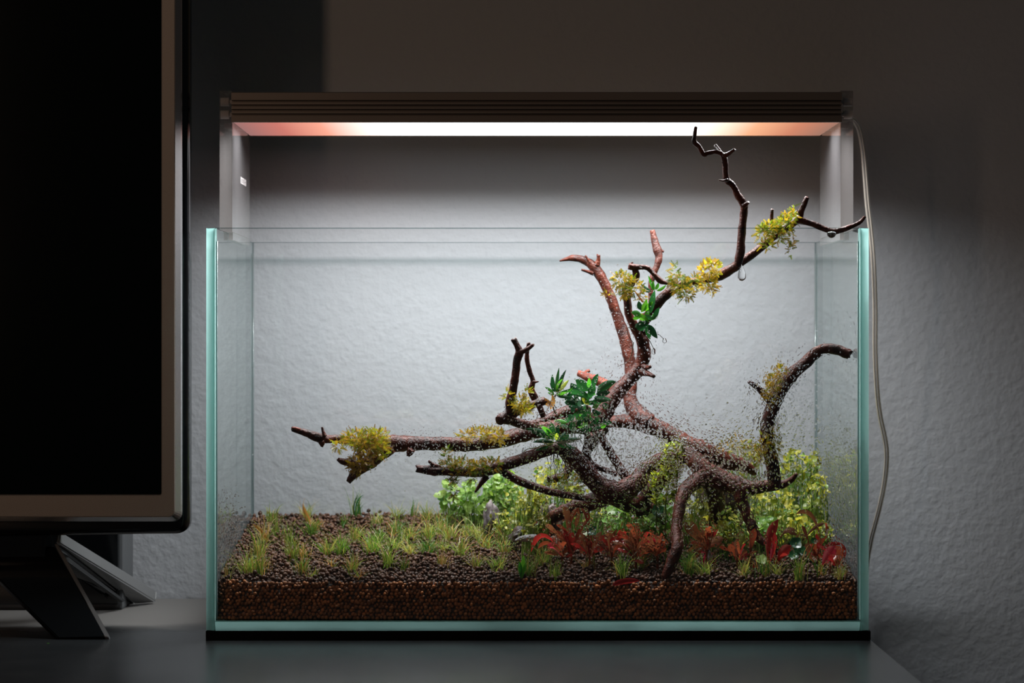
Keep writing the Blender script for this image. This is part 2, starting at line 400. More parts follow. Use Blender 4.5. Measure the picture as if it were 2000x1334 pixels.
# glossy rim behind the bezel, with a bowed chin below
def chin(dx, sag, db=0.0):
    pts = rrect(XL - dx, XR + dx, ZB - dx - db, ZT + dx, 0.012)
    out = []
    cx = (XL + XR) / 2; hw = (XR - XL) / 2
    for x, z in pts: out.append((x, z))
    # insert bowed bottom edge between the two lower corners
    low = [(cx + hw * t * 0.97, ZB - dx - db - sag * (1 - t * t)) for t in np.linspace(-0.98, 0.98, 17)]
    return out + low
ls = [(chin(0.0, 0.0), y0 + .012), (chin(0.0035, 0.003, .003), y0 + .013), (chin(0.0055, 0.006, .006), y0 + .017), (chin(0.0055, 0.007, .0065), y0 + .032), (chin(-0.01, 0.004, .012), y0 + .045)]
n = len(ls[0][0]); V, Fs = loops(ls); Fs.append(tuple(range(4 * n, 5 * n)))
mesh('rim', V, Fs, M['gloss_black'], tv, True)
mesh('back_cover', *box_vf(XL + .1, XR - .06, y0 + .045, y0 + .085, ZB + .05, ZT - .05, 0.01), M['matt_black'], tv, False)
# stand: neck, broad front leg, open rear leg
mesh('stand_neck', *box_vf(-0.60, xp(96, 2.09), 0.075, 0.105, 0.060, ZB + .02, 0.003), M['gloss_black'], tv, False)
def slab(px_poly, Ds, th, mat, name, parent=tv, bev=0.0012):
    """plate through the given points, thickened along its own normal"""
    import bmesh
    pts = [P(a, b, d) for (a, b), d in zip(px_poly, Ds)]
    nrm = (pts[1] - pts[0]).cross(pts[2] - pts[0]).normalized()
    if nrm.y > 0: nrm = -nrm
    bm = bmesh.new(); f_ = [bm.verts.new(p) for p in pts]; b_ = [bm.verts.new(p - nrm * th) for p in pts]
    k = len(pts); bm.faces.new(f_); bm.faces.new(b_[::-1])
    for i in range(k): bm.faces.new((f_[(i + 1) % k], f_[i], b_[i], b_[(i + 1) % k]))
    bmesh.ops.recalc_face_normals(bm, faces=bm.faces)
    bmesh.ops.bevel(bm, geom=list(bm.edges), offset=bev, segments=2, affect='EDGES')
    bm.verts.index_update(); V = [v.co.copy() for v in bm.verts]; Fs = [[v.index for v in f.verts] for f in bm.faces]; bm.free()
    return mesh(name, V, Fs, mat, parent, False)
fl = slab([(-70, 1068), (106, 1066), (205, 1238), (203, 1245), (114, 1247), (-2, 1132)], [2.085, 2.085, 2.006, 2.003, 2.003, 2.054], 0.008, M['gloss_black'], 'front_leg')
slab([(106, 1062), (112, 1061), (212, 1238), (211, 1244), (204, 1244)], [2.088, 2.088, 2.006, 2.004, 2.004], 0.010, M['dark_metal'], 'leg_edge', fl, 0.0006)
rl = slab([(108, 1061), (116, 1061), (304, 1175), (303, 1178), (262, 1180), (222, 1148)], [2.094, 2.094, 2.276, 2.276, 2.262, 2.216], 0.012, M['dark_metal'], 'rear_leg')
slab([(118, 1078), (132, 1086), (262, 1180), (232, 1186), (150, 1128)], [2.097, 2.11, 2.262, 2.240, 2.17], 0.006, M['gloss_black'], 'rear_strut', tv, 0.0006)
rs = slab([(124, 1092), (134, 1088), (246, 1173), (240, 1176)], [2.088, 2.10, 2.225, 2.215], 0.004, M['matt_black'], 'strut_rail', tv, 0.0005)

bx = thing('speaker_box', 'low dark grey box behind the television stand', 'box', (-0.50, 0.25, 0.0))
bxr = -0.3916
mesh('cabinet', *box_vf(-0.64, bxr, 0.225, 0.288, 0.0, 0.135, 0.003), M['box_grey'], bx, False)
mesh('front_cover', *box_vf(-0.635, bxr - 0.004, 0.2205, 0.225, 0.006, 0.130, 0.001), M['gloss_black'], bx, False)

# ------------------------------------------------------------------ tank
TX0, TX1, TY0, TY1, TZ0, TZ1, GT = -0.2769, 0.3231, 0.0, 0.30, 0.008, 0.3730, 0.008
mo = mesh('foam_mat', *box_vf(TX0, TX1 + .0012, TY0, TY1, 0.0, TZ0), M['mat_foam'], None, False)
set_tag(mo, 'thin black foam mat under the glass tank', 'mat')
tank = thing('fish_tank', 'clear rimless glass tank with pale green edges on a black foam mat', 'tank', (0.0231, 0.15, TZ0))
def pane(name, x0, x1, y0, y1, z0, z1, thin, ch=0.0006, seam=None):
    """a sheet of glass; its narrow faces carry the green edge; seam = ground slant of the front edge"""
    V, Fs = box_vf(x0, x1, y0, y1, z0, z1, ch)
    V = [Vector(v) for v in V]
    if seam:
        k, far, depth = seam
        for v in V:
            if v.y < y0 + .002: v.y += depth * min(1, abs(v[k] - far) / GT)
    ax = 'xyz'.index(thin); idx = []
    for f in Fs:
        a, b, c = (Vector(V[f[i]]) for i in range(3))
        nn = (b - a).cross(c - a).normalized()
        idx.append(0 if abs(nn[ax]) > 0.98 else (2 if ((abs(nn.z) > .25 and thin != 'z') or min(V[q].y for q in f) > .25) else 1))
    return mesh(name, V, Fs, [M['glass'], M['edge'], M['edge_top']], tank, False, idx)
e = 0.0002
pane('bottom_pane', TX0 + GT + e, TX1 - GT - e, TY0, TY1, TZ0, TZ0 + GT + .0014, 'z', seam=(2, TZ0 + GT + .0014, .0030))
pane('side_pane', TX0, TX0 + GT, TY0, TY1, TZ0, TZ1, 'x', seam=(0, TX0 + GT, .0030))
pane('side_pane', TX1 - GT, TX1, TY0, TY1, TZ0, TZ1, 'x', seam=(0, TX1 - GT, .0030))
pane('front_pane', TX0 + GT + e, TX1 - GT - e, TY0, TY0 + GT, TZ0 + GT + .0014 + e, TZ1, 'y', 0.0007)
pane('back_pane', TX0 + GT + e, TX1 - GT - e, TY1 - GT, TY1, TZ0 + GT + .0014 + e, TZ1, 'y', 0.0005)
for xx in (TX0 + GT, TX1 - GT):       # clear silicone beads in the corners
    s = -1 if xx > 0 else 1
    for yy, q in ((TY0 + GT, 1), (TY1 - GT, -1)):
        V, Fs = tube([(xx + s * .0008, yy + q * .0008, TZ0 + GT + .004), (xx + s * .0008, yy + q * .0008, TZ1 - .012)], [.0009, .0009], 6)
        mesh('silicone_bead', V, Fs, M['seam'], tank)
IX0, IX1, IY0, IY1, IZ = TX0 + GT, TX1 - GT, TY0 + GT, TY1 - GT, TZ0 + GT + .0014

# ------------------------------------------------------------------ lamp on acrylic legs
LY0, LY1, LZ0, LZ1 = 0.083, 0.228, 0.4765, 0.505
HX0, HX1 = TX0 + 0.0125, TX1 - 0.0125
lamp = thing('aquarium_lamp', 'slim dark ribbed light bar on two clear acrylic legs above the tank', 'lamp', (0.0231, 0.155, TZ1))
prof = [(LY0, LZ0), (LY0, LZ0 + .0060)]
z = LZ0 + .0060
for k in range(4):
    prof += [(LY0 + .0045, z + .0003), (LY0 + .0045, z + .0021), (LY0, z + .0023), (LY0, z + .0042)]; z += .0042
prof += [(LY0, LZ1 - .0008), (LY0 + .0008, LZ1), (LY1 - .0008, LZ1), (LY1, LZ1 - .0008), (LY1, LZ0)]
# underside: an open tray whose floor is the diffuser
prof += [(LY1 - .003, LZ0), (LY1 - .003, LZ0 + .0025), (LY0 + .003, LZ0 + .0025), (LY0 + .003, LZ0)]
k = len(prof)
V = [(HX0, y, z) for y, z in prof] + [(HX1, y, z) for y, z in prof]
Fs = [(i, (i + 1) % k, (i + 1) % k + k, i + k) for i in range(k)] + [tuple(range(k - 1, -1, -1)), tuple(range(k, 2 * k))]
import bmesh
def fixed(V, Fs):
    bm = bmesh.new(); vs = [bm.verts.new(v) for v in V]
    for f in Fs: bm.faces.new([vs[i] for i in f])
    bmesh.ops.recalc_face_normals(bm, faces=bm.faces); bm.verts.index_update()
    Fo = [[v.index for v in f.verts] for f in bm.faces]; bm.free(); return V, Fo
mesh('housing', *fixed(V, Fs), M['housing'], lamp, False)
V = [(HX0 + .001, LY0 + .0032, LZ0 + .0006), (HX1 - .001, LY0 + .0032, LZ0 + .0006), (HX1 - .001, LY1 - .0032, LZ0 + .0006), (HX0 + .001, LY1 - .0032, LZ0 + .0006)]
V += [(x, y, z + .0015) for x, y, z in V]
mesh('diffuser', V, [(3, 2, 1, 0), (4, 5, 6, 7), (0, 1, 5, 4), (1, 2, 6, 5), (2, 3, 7, 6), (3, 0, 4, 7)], M['led'], lamp, False)
for side in (0, 1):
    ox = TX0 if side == 0 else TX1; sg = 1 if side == 0 else -1
    def bxs(a, b, y0, y1, z0, z1, c=.0005):
        xa, xb = ox + sg * a, ox + sg * b
        return box_vf(min(xa, xb), max(xa, xb), y0, y1, z0, z1, c)
    V, Fs = join(bxs(0.0003, 0.0123, 0.092, 0.232, TZ1 + .0003, LZ1 + .0022), bxs(0.0084, 0.0123, 0.096, 0.232, TZ1 - .007, TZ1 + .0004))
    idx = []
    for f in Fs:
        a, b, c = (Vector(V[f[i]]) for i in range(3)); nn = (b - a).cross(c - a).normalized()
        idx.append(0 if abs(nn.x) > .98 else 1)
    leg = mesh('leg', V, Fs, [M['acrylic'], M['acrylic_edge']], lamp, False, idx)
    for py in (199, 224):
        zc = zp(py, 2.10)
        for yy in (0.101, 0.219):
            V, Fs = join(tube([(ox + sg * .0006, yy, zc), (ox + sg * .0082, yy, zc)], [.0041, .0041], 16),
                         tube([(ox + sg * .0082, yy, zc), (ox + sg * .0122, yy, zc)], [.0021, .0021], 12))
            mesh('screw', V, Fs, M['steel'], leg, False)
    # low acrylic tongue that carries the housing
    V, Fs = bxs(0.0035, 0.0121, 0.1005, 0.108, zp(251, 2.1), zp(240, 2.1))
    mesh('bracket', V, Fs, M['acrylic_edge'], leg, False)
    if side == 0:                     # little white emblem printed on the inner face of the left leg
        xx = ox + .01245; D_ = xx * F
        ya, yb = (xx - 0) / ((470 - 1000) / F) - 2, (xx) / ((481 - 1000) / F) - 2
        zt, zb = zp(345, ya + 2), zp(358, ya + 2)
        V, Fs = [], []; dk = []
        V += [(xx, ya, zb), (xx, yb, zb), (xx, yb, zt), (xx, ya, zt)]; Fs.append((0, 1, 2, 3)); dk.append(0)
        hh = zt - zb; ww = yb - ya
        for u0, u1, v0, v1 in ((.12, .30, .55, .72), (.12, .30, .25, .40), (.46, .54, .2, .8), (.70, .84, .45, .58)):
            q = len(V); x2 = xx + .0002
            V += [(x2, ya + ww * u0, zb + hh * v0), (x2, ya + ww * u1, zb + hh * v0), (x2, ya + ww * u1, zb + hh * v1), (x2, ya + ww * u0, zb + hh * v1)]
            Fs.append((q, q + 1, q + 2, q + 3)); dk.append(1)
        mesh('emblem', V, Fs, [M['print'], M['print_dark']], leg, False, dk, label='small white printed emblem')
cp = [(1648, 238, 2.20), (1662, 233, 2.20), (1676, 248, 2.20), (1685, 292, 2.20), (1690, 350, 2.20), (1694, 400, 2.20), (1700, 450, 2.20), (1706, 520, 2.2), (1709, 600, 2.21),
      (1709, 680, 2.22), (1712, 750, 2.23), (1718, 808, 2.24), (1731, 875, 2.25), (1729, 930, 2.26), (1719, 985, 2.27), (1708, 1028, 2.28), (1700, 1060, 2.29), (1692, 1110, 2.30), (1688, 1180, 2.305), (1688, 1240, 2.305), (1690, 1400, 2.305), (1684, 1600, 2.305), (1690, 1850, 2.305), (1688, 2050, 2.305)]
cw = [P(*p) for p in catmull(cp, 5)]
V, Fs = tube(cw, [.0031] * len(cw), 10)
cord = mesh('cord', V, Fs, M['sheath'], lamp, label='clear two-wire power cord')
for s in (-1, 1):
    V, Fs = tube([p + Vector((s * .0014, 0, 0)) for p in cw], [.0010] * len(cw), 7)
    mesh('wire', V, Fs, M['wire'], cord)

# ------------------------------------------------------------------ soil
def soil_h(x, y):
    t = (y - IY0) / (IY1 - IY0)
    h = 0.0500 + 0.0390 * t ** 0.92
    h += 0.0030 * noise.noise(Vector((x * 22, y * 22, 3.1))) + 0.0010 * noise.noise(Vector((x * 70, y * 70, 1.7)))
    return h
def ground(px, py):
    for D in np.linspace(2.012, 2.288, 140):
        p = P(px, py, D)
        if p.z <= soil_h(p.x, p.y): return p
    p = P(px, py, 2.285); p.z = soil_h(p.x, p.y); return p

def ico(sub):
    bm = bmesh.new(); bmesh.ops.create_icosphere(bm, subdivisions=sub, radius=1.0); bm.verts.index_update()
    v = np.array([x.co[:] for x in bm.verts]); f = np.array([[q.index for q in t.verts] for t in bm.faces]); bm.free(); return v, f
def build_soil():
    cen, rad, kind = [], [], []
    st = 0.0036
    # front face against the glass, leaning back a little towards the top
    zrow = IZ + .0016; r_ = 0
    while zrow < 0.0530:
        xx = IX0 + .002 + (r_ % 2) * st * .5
        while xx < IX1 - .0015:
            lean = 0.0022 + max(0, zrow - IZ) * 0.20
            z_ = zrow + rng.normal(0, .0005)
            if z_ < soil_h(xx, IY0) + .0012:
                cen.append((xx + rng.normal(0, .0005), IY0 + lean + rng.normal(0, .0006), z_)); rad.append(.0019 * rng.uniform(.78, 1.14)); kind.append(1)
            xx += st * .98
        zrow += st * .84; r_ += 1
    yy = IY0 + .010; r_ = 0
    while yy < IY1 - .001:
        xx = IX0 + .002 + (r_ % 2) * st * .5
        while xx < IX1 - .0015:
            x_, y_ = xx + rng.normal(0, .0008), yy + rng.normal(0, .0008)
            cen.append((x_, y_, soil_h(x_, y_) + rng.uniform(-.0026, .0026) + (.003 if rng.random() < .08 else 0))); rad.append(.0021 * rng.uniform(.7, 1.25)); kind.append(0)
            xx += st
        yy += st * .88; r_ += 1
    for sx in (IX0 + .0018, IX1 - .0018):       # along the two side panes
        for yy in np.arange(IY0 + .006, IY1 - .002, st):
            for zz in np.arange(soil_h(sx, yy) - .014, soil_h(sx, yy), st * .9):
                cen.append((sx, yy + rng.normal(0, .0005), zz)); rad.append(.0019); kind.append(0)
    cen = np.array(cen); cen[:, 0] = np.clip(cen[:, 0], IX0 + .0023, IX1 - .0023); cen[:, 1] = np.clip(cen[:, 1], IY0 + .0022, IY1 - .0026)
    rad = np.array(rad); kind = np.array(kind)
    VV, FF, CC = [], [], []; off = 0
    for kd, sub in ((1, 2), (0, 1)):
        v, f = ico(sub); sel = np.where(kind == kd)[0]; m_ = len(sel)
        jit = 1 + rng.uniform(-.16, .16, (m_, len(v), 1)) * (1.0 if sub == 1 else .35)
        sc = rng.uniform(.85, 1.15, (m_, 1, 3))
        X = cen[sel][:, None, :] + v[None] * jit * sc * rad[sel][:, None, None]
        VV.append(X.reshape(-1, 3)); FF.append((f[None] + (np.arange(m_) * len(v))[:, None, None] + off).reshape(-1, 3)); off += m_ * len(v)
        u = rng.uniform(0, 1, (m_, 1))
        if kd == 1: c = (1 - u) * np.array([[.15, .058, .023]]) + u * np.array([[.46, .18, .066]]); c[rng.uniform(0, 1, m_) < .05] = (.55, .20, .07)
        else: c = (1 - u) * np.array([[.026, .012, .007]]) + u * np.array([[.105, .048, .028]])
        CC.append(np.repeat(c, len(v), 0))
    # solid core
    nx, ny = 60, 30
    gx = np.linspace(IX0 + .0012, IX1 - .0012, nx); gy = np.linspace(IY0 + .009, IY1 - .0012, ny)
    G = [(x, y, soil_h(x, y) - .0015) for y in gy for x in gx]
    T = []
    for j in range(ny - 1):
        for i in range(nx - 1):
            a = off + j * nx + i; T += [(a, a + 1, a + nx + 1), (a, a + nx + 1, a + nx)]
    k0 = off + len(G)
    fr = [(x, IY0 + .0035, IZ + .0004) for x in gx]; ba = [(x, IY1 - .0012, IZ + .0004) for x in gx]
    G += fr + ba
    for i in range(nx - 1):
        a, b = k0 + i, k0 + i + 1; T += [(a, b, off + i + 1), (a, off + i + 1, off + i)]
        a, b = k0 + nx + i, k0 + nx + i + 1; tb = off + (ny - 1) * nx
        T += [(b, a, tb + i), (b, tb + i, tb + i + 1)]
    for e_ in (0, nx - 1):
        for j in range(ny - 1):
            a = off + j * nx + e_; b = off + (j + 1) * nx + e_
            t0, t1 = j / (ny - 1), (j + 1) / (ny - 1)
            G += [(gx[e_], IY0 + .0035 + (IY1 - IY0 - .0047) * t0, IZ + .0004), (gx[e_], IY0 + .0035 + (IY1 - IY0 - .0047) * t1, IZ + .0004)]
            q = off + len(G) - 2; T += [(a, b, q + 1), (a, q + 1, q)]
    VV.append(np.array(G)); FF.append(np.array(T)); CC.append(np.tile([[.045, .025, .018]], (len(G), 1)))
    V = np.concatenate(VV); Ft = np.concatenate(FF); C = np.concatenate(CC)
    org = np.array([0.0231, 0.15, IZ]); V = V - org
    me = bpy.data.meshes.new('soil')
    me.vertices.add(len(V)); me.vertices.foreach_set('co', V.astype(np.float32).ravel())
    me.loops.add(Ft.size); me.loops.foreach_set('vertex_index', Ft.astype(np.int32).ravel())
    me.polygons.add(len(Ft)); me.polygons.foreach_set('loop_start', np.arange(0, Ft.size, 3, dtype=np.int32))
    me.polygons.foreach_set('use_smooth', np.ones(len(Ft), bool))
    me.update(calc_edges=True); me.validate()
    at = me.attributes.new('tone', 'FLOAT_COLOR', 'POINT')
    at.data.foreach_set('color', np.concatenate([C, np.ones((len(C), 1))], 1).astype(np.float32).ravel())
    me.materials.append(M['soil'])
    o = bpy.data.objects.new('soil', me); o.location = org; COL.objects.link(o)
    set_tag(o, 'bed of brown granular soil sloping up to the back of the tank', 'soil', kind='stuff')
build_soil()

# ------------------------------------------------------------------ driftwood
def branch(parent, pts, mat, d, name='branch', ring=12, rough=0.16, sub=5, label=None):
    """pts = (px, py, half width px); d = depth at the points: (first, last) or a full list"""
    if len(d) != len(pts):
        dd = np.interp(np.arange(len(pts)), np.linspace(0, len(pts) - 1, len(d)), d)
    else: dd = d
    c = catmull([(a, b, D_, r) for (a, b, r), D_ in zip(pts, dd)], sub)
    wp = [P(q[0], q[1], q[2]) for q in c]; rr = [max(q[3], .7) * q[2] / F for q in c]
    V, Fs = tube(wp, rr, ring, rough, 160, True, 0.8)
    return mesh(name, V, Fs, mat, parent, label=label)

A = thing('driftwood', 'dark spidery driftwood trunk forking upward through the middle of the tank', 'driftwood', P(1165, 985, 2.12))
wd = M['wood_dark']
branch(A, [(1160, 862, 20), (1164, 836, 22), (1178, 806, 19), (1202, 770, 16), (1230, 740, 14), (1250, 716, 14), (1258, 690, 13), (1254, 655, 12), (1258, 630, 10), (1272, 608, 10), (1290, 586, 10),
           (1321, 561, 9), (1360, 549, 8), (1402, 540, 9), (1424, 528, 10), (1441, 517, 9), (1486, 484, 8), (1518, 456, 8), (1556, 430, 8), (1566, 410, 6.5), (1577, 386, 5)], wd, (2.12, 2.13, 2.11, 2.09, 2.07))
branch(A, [(1556, 428, 8), (1588, 438, 6), (1620, 451, 6), (1640, 450, 6), (1668, 440, 4.5), (1681, 433, 4), (1689, 423, 3)], wd, (2.07, 2.06))
branch(A, [(1440, 520, 8), (1445, 498, 8.5), (1449, 455, 8), (1453, 412, 7.5), (1452, 398, 8), (1441, 382, 7), (1431, 362, 6.5), (1419, 350, 6.5), (1417, 325, 6), (1414, 308, 6.5), (1408, 300, 5), (1396, 297, 4), (1382, 300, 4.5), (1374, 302, 5), (1366, 287, 4.5), (1356, 278, 5), (1357, 262, 3.5), (1359, 248, 3)], wd, (2.075, 2.06, 2.055))
branch(A, [(1414, 304, 5), (1422, 301, 4.5), (1435, 292, 3)], wd, (2.056, 2.05), 'twig')
branch(A, [(1410, 300, 2.5), (1404, 292, 3), (1397, 284, 3)], M['wood_grey'], (2.06, 2.07), 'twig', label='pale twig stub')
branch(A, [(1420, 352, 4), (1412, 353, 2), (1405, 352, 1.5)], wd, (2.056, 2.05), 'twig')
branch(A, [(1451, 404, 6), (1459, 398, 4), (1462, 395, 3)], wd, (2.062, 2.06), 'twig')
branch(A, [(1508, 452, 4), (1507, 430, 3.5), (1508, 409, 3)], wd, (2.085, 2.08), 'twig')
branch(A, [(1256, 668, 11), (1240, 640, 9), (1228, 612, 8.5), (1225, 580, 7.5), (1226, 562, 8), (1236, 548, 9), (1242, 536, 8), (1240, 528, 6)], wd, (2.12, 2.10))
branch(A, [(1228, 520, 6), (1238, 522, 7), (1250, 522, 5), (1264, 523, 5), (1276, 534, 5), (1288, 547, 6), (1302, 553, 4), (1322, 556, 5)], wd, (2.10, 2.10), 'twig')
branch(A, [(1236, 523, 5), (1234, 516, 3), (1236, 512, 1.5)], wd, (2.10, 2.10), 'twig')
branch(A, [(1254, 726, 9), (1266, 730, 5), (1278, 736, 3.5)], wd, (2.115, 2.10), 'twig')
branch(A, [(1256, 716, 6), (1266, 718, 4), (1270, 716, 3)], wd, (2.115, 2.10), 'twig')
# long left arm
branch(A, [(571, 838, 5), (584, 842, 6), (602, 847, 8), (622, 855, 9), (640, 858, 8), (668, 858, 9), (715, 866, 12), (752, 866, 16), (775, 866, 17), (812, 866, 14), (870, 867, 13), (918, 868, 14), (975, 860, 15), (1022, 848, 15), (1066, 838, 16), (1120, 830, 18), (1165, 832, 18)], wd, (2.04, 2.05, 2.07, 2.09, 2.12))
branch(A, [(760, 872, 15), (740, 888, 15), (722, 902, 14), (702, 917, 11), (690, 928, 9), (681, 941, 5)], wd, (2.06, 2.045))
branch(A, [(702, 912, 9), (684, 904, 8), (672, 902, 7), (661, 898, 4)], wd, (2.048, 2.035), 'twig')
branch(A, [(634, 852, 5), (631, 842, 3), (629, 834, 2)], wd, (2.045, 2.045), 'twig')
branch(A, [(586, 840, 3.5), (576, 836, 2.5), (569, 836, 1.5)], M['wood_raw'], (2.036, 2.034), 'twig', label='split reddish wood tip')
branch(A, [(803, 878, 8), (799, 886, 6), (797, 891, 3)], wd, (2.05, 2.05), 'twig')
branch(A, [(628, 862, 7), (629, 868, 5), (629, 873, 2)], wd, (2.045, 2.045), 'twig')
# elbow and two upright twigs
branch(A, [(1064, 783, 8), (1044, 789, 8.5), (1020, 798, 9), (998, 808, 11), (982, 817, 11), (975, 822, 9)], wd, (2.06, 2.045))
branch(A, [(976, 819, 9), (1000, 823, 9), (1034, 832, 10), (1062, 842, 10), (1100, 838, 11)], wd, (2.045, 2.09))
branch(A, [(1016, 834, 7), (1050, 826, 9), (1085, 812, 10), (1120, 800, 12), (1150, 805, 12)], wd, (2.10, 2.12))
branch(A, [(998, 806, 9), (996, 786, 9.5), (1001, 765, 8), (1006, 738, 8), (1010, 706, 8), (1014, 688, 8), (1010, 676, 6.5), (1003, 662, 6)], wd, (2.045, 2.04))
branch(A, [(1014, 688, 6), (1026, 684, 5), (1038, 676, 4), (1042, 673, 3)], wd, (2.04, 2.035), 'twig')
branch(A, [(1033, 670, 3.5), (1030, 684, 4), (1029, 700, 4.5), (1034, 724, 5), (1041, 744, 5), (1038, 762, 7), (1045, 778, 7.5), (1054, 795, 6), (1062, 815, 6)], wd, (2.08, 2.09))
branch(A, [(1042, 746, 4), (1048, 746, 2), (1052, 745, 1)], wd, (2.08, 2.075), 'twig')
# lower left arm sweeping into the low bow
branch(A, [(814, 915, 7), (834, 918, 9), (856, 920, 9), (900, 921, 9), (936, 921, 11), (975, 911, 12), (1020, 897, 12), (1060, 882, 12), (1085, 875, 12), (1104, 880, 14), (1122, 893, 17), (1143, 918, 18), (1166, 945, 19), (1192, 960, 22), (1217, 960, 22), (1240, 944, 20), (1262, 918, 17), (1285, 900, 14), (1312, 890, 12), (1336, 884, 10)], wd, (2.03, 2.04, 2.06, 2.08, 2.10))
branch(A, [(858, 914, 6), (846, 908, 4.5), (838, 901, 3)], wd, (2.035, 2.03), 'twig')
branch(A, [(818, 912, 3), (814, 909, 1.5)], wd, (2.03, 2.03), 'twig')
branch(A, [(950, 930, 7), (940, 944, 5), (928, 961, 2)], wd, (2.045, 2.04), 'twig')
branch(A, [(976, 916, 8), (1000, 932, 8), (1036, 948, 8), (1086, 963, 7), (1136, 972, 6), (1168, 977, 3)], wd, (2.05, 2.06))
branch(A, [(1160, 850, 18), (1152, 868, 13), (1146, 884, 9), (1150, 900, 7), (1164, 912, 6), (1184, 918, 5.5), (1204, 926, 6)], wd, (2.11, 2.11))
branch(A, [(1170, 842, 9), (1176, 856, 8), (1186, 874, 8.5), (1202, 900, 9), (1220, 928, 10), (1232, 946, 8)], wd, (2.10, 2.10))
branch(A, [(1100, 884, 10), (1112, 905, 9), (1105, 926, 9), (1085, 934, 8), (1070, 936, 6)], wd, (2.10, 2.09))
branch(A, [(1190, 965, 20), (1150, 982, 17), (1110, 996, 14), (1078, 1012, 13), (1062, 1030, 12)], wd, (2.11, 2.14), label='buried dark root')
branch(A, [(1200, 968, 20), (1240, 985, 20), (1280, 1002, 16), (1300, 1030, 12)], wd, (2.12, 2.14))

B = thing('driftwood', 'reddish-brown driftwood with a hooked tall stalk and an arm to the right glass', 'driftwood', P(1340, 1010, 2.12))
wr = M['wood_red']
branch(B, [(1093, 510, 1.5), (1106, 506, 4), (1122, 504, 6.5), (1144, 510, 8), (1162, 524, 10), (1180, 552, 10), (1196, 590, 10), (1210, 630, 11), (1222, 668, 12), (1230, 706, 12), (1232, 744, 12), (1230, 772, 13), (1237, 797, 16), (1250, 815, 20), (1270, 828, 20)], wr, (2.19, 2.18, 2.15))
branch(B, [(1166, 518, 6), (1169, 506, 4), (1169, 498, 4)], wr, (2.182, 2.18), 'twig')
branch(B, [(1152, 512, 4), (1147, 505, 2.5), (1144, 500, 2)], wr, (2.182, 2.18), 'twig')
branch(B, [(1158, 534, 5), (1146, 530, 3), (1136, 527, 2)], wr, (2.182, 2.175), 'twig')
branch(B, [(1160, 826, 12), (1184, 824, 12), (1212, 823, 13), (1242, 824, 17), (1272, 831, 18), (1302, 845, 17), (1326, 858, 17), (1345, 868, 17), (1368, 879, 19), (1394, 891, 19), (1422, 901, 17), (1451, 909, 13), (1474, 922, 8)], wr, (2.17, 2.15, 2.14, 2.16))
branch(B, [(1274, 450, 5), (1279, 472, 7), (1284, 490, 8.5), (1287, 506, 7), (1279, 530, 6), (1272, 552, 5.5), (1271, 580, 5), (1272, 612, 5)], wr, (2.15, 2.13))
branch(B, [(1286, 494, 6), (1292, 490, 3), (1296, 492, 2)], wr, (2.15, 2.15), 'twig')
branch(B, [(1131, 729, 6), (1144, 735, 8), (1160, 741, 10), (1188, 753, 10), (1215, 770, 10)], M['wood_raw'], (2.19, 2.17), label='split orange-red stub')
branch(B, [(1140, 733, 4), (1146, 726, 4), (1152, 724, 3)], M['wood_raw'], (2.19, 2.19), 'twig')
branch(B, [(1336, 876, 12), (1344, 888, 15), (1358, 902, 18), (1380, 922, 20), (1408, 938, 20), (1437, 948, 18), (1458, 953, 16), (1480, 952, 13), (1502, 949, 12), (1518, 948, 10), (1538, 942, 7), (1550, 933, 5), (1556, 926, 3)], wr, (2.10, 2.08, 2.06))
branch(B, [(1331, 884, 6), (1333, 870, 6), (1337, 856, 5)], M['wood_grey'], (2.085, 2.08), 'twig', label='pale grey stub')
branch(B, [(1436, 944, 16), (1444, 958, 15), (1450, 980, 12), (1458, 1004, 11), (1468, 1026, 11), (1478, 1046, 9), (1492, 1060, 7), (1506, 1062, 4)], wd, (2.07, 2.05))
branch(B, [(1512, 953, 11), (1512, 934, 13), (1508, 906, 13), (1502, 877, 13), (1497, 848, 13), (1502, 816, 13), (1514, 784, 14), (1530, 752, 14), (1548, 731, 13), (1570, 711, 12), (1592, 690, 11), (1609, 681, 10), (1632, 683, 10), (1652, 689, 10), (1660, 693, 9)], wd, (2.06, 2.055, 2.048))
branch(B, [(1512, 790, 9), (1500, 778, 8), (1484, 761, 6), (1471, 751, 5), (1462, 746, 3)], wd, (2.055, 2.05), 'twig')
branch(B, [(1372, 930, 14), (1354, 944, 15), (1337, 960, 14), (1328, 986, 12), (1323, 1018, 11), (1320, 1044, 10), (1322, 1070, 12), (1313, 1096, 12), (1304, 1116, 10), (1296, 1128, 5)], wr, (2.08, 2.05, 2.025, 2.012 + .006))
branch(B, [(1336, 884, 12), (1318, 905, 14), (1300, 925, 15), (1280, 950, 16), (1262, 972, 16), (1240, 990, 10)], wd, (2.11, 2.12))
branch(B, [(1380, 930, 18), (1395, 960, 18), (1400, 990, 16), (1395, 1030, 14)], wd, (2.10, 2.13), label='dark buried root')

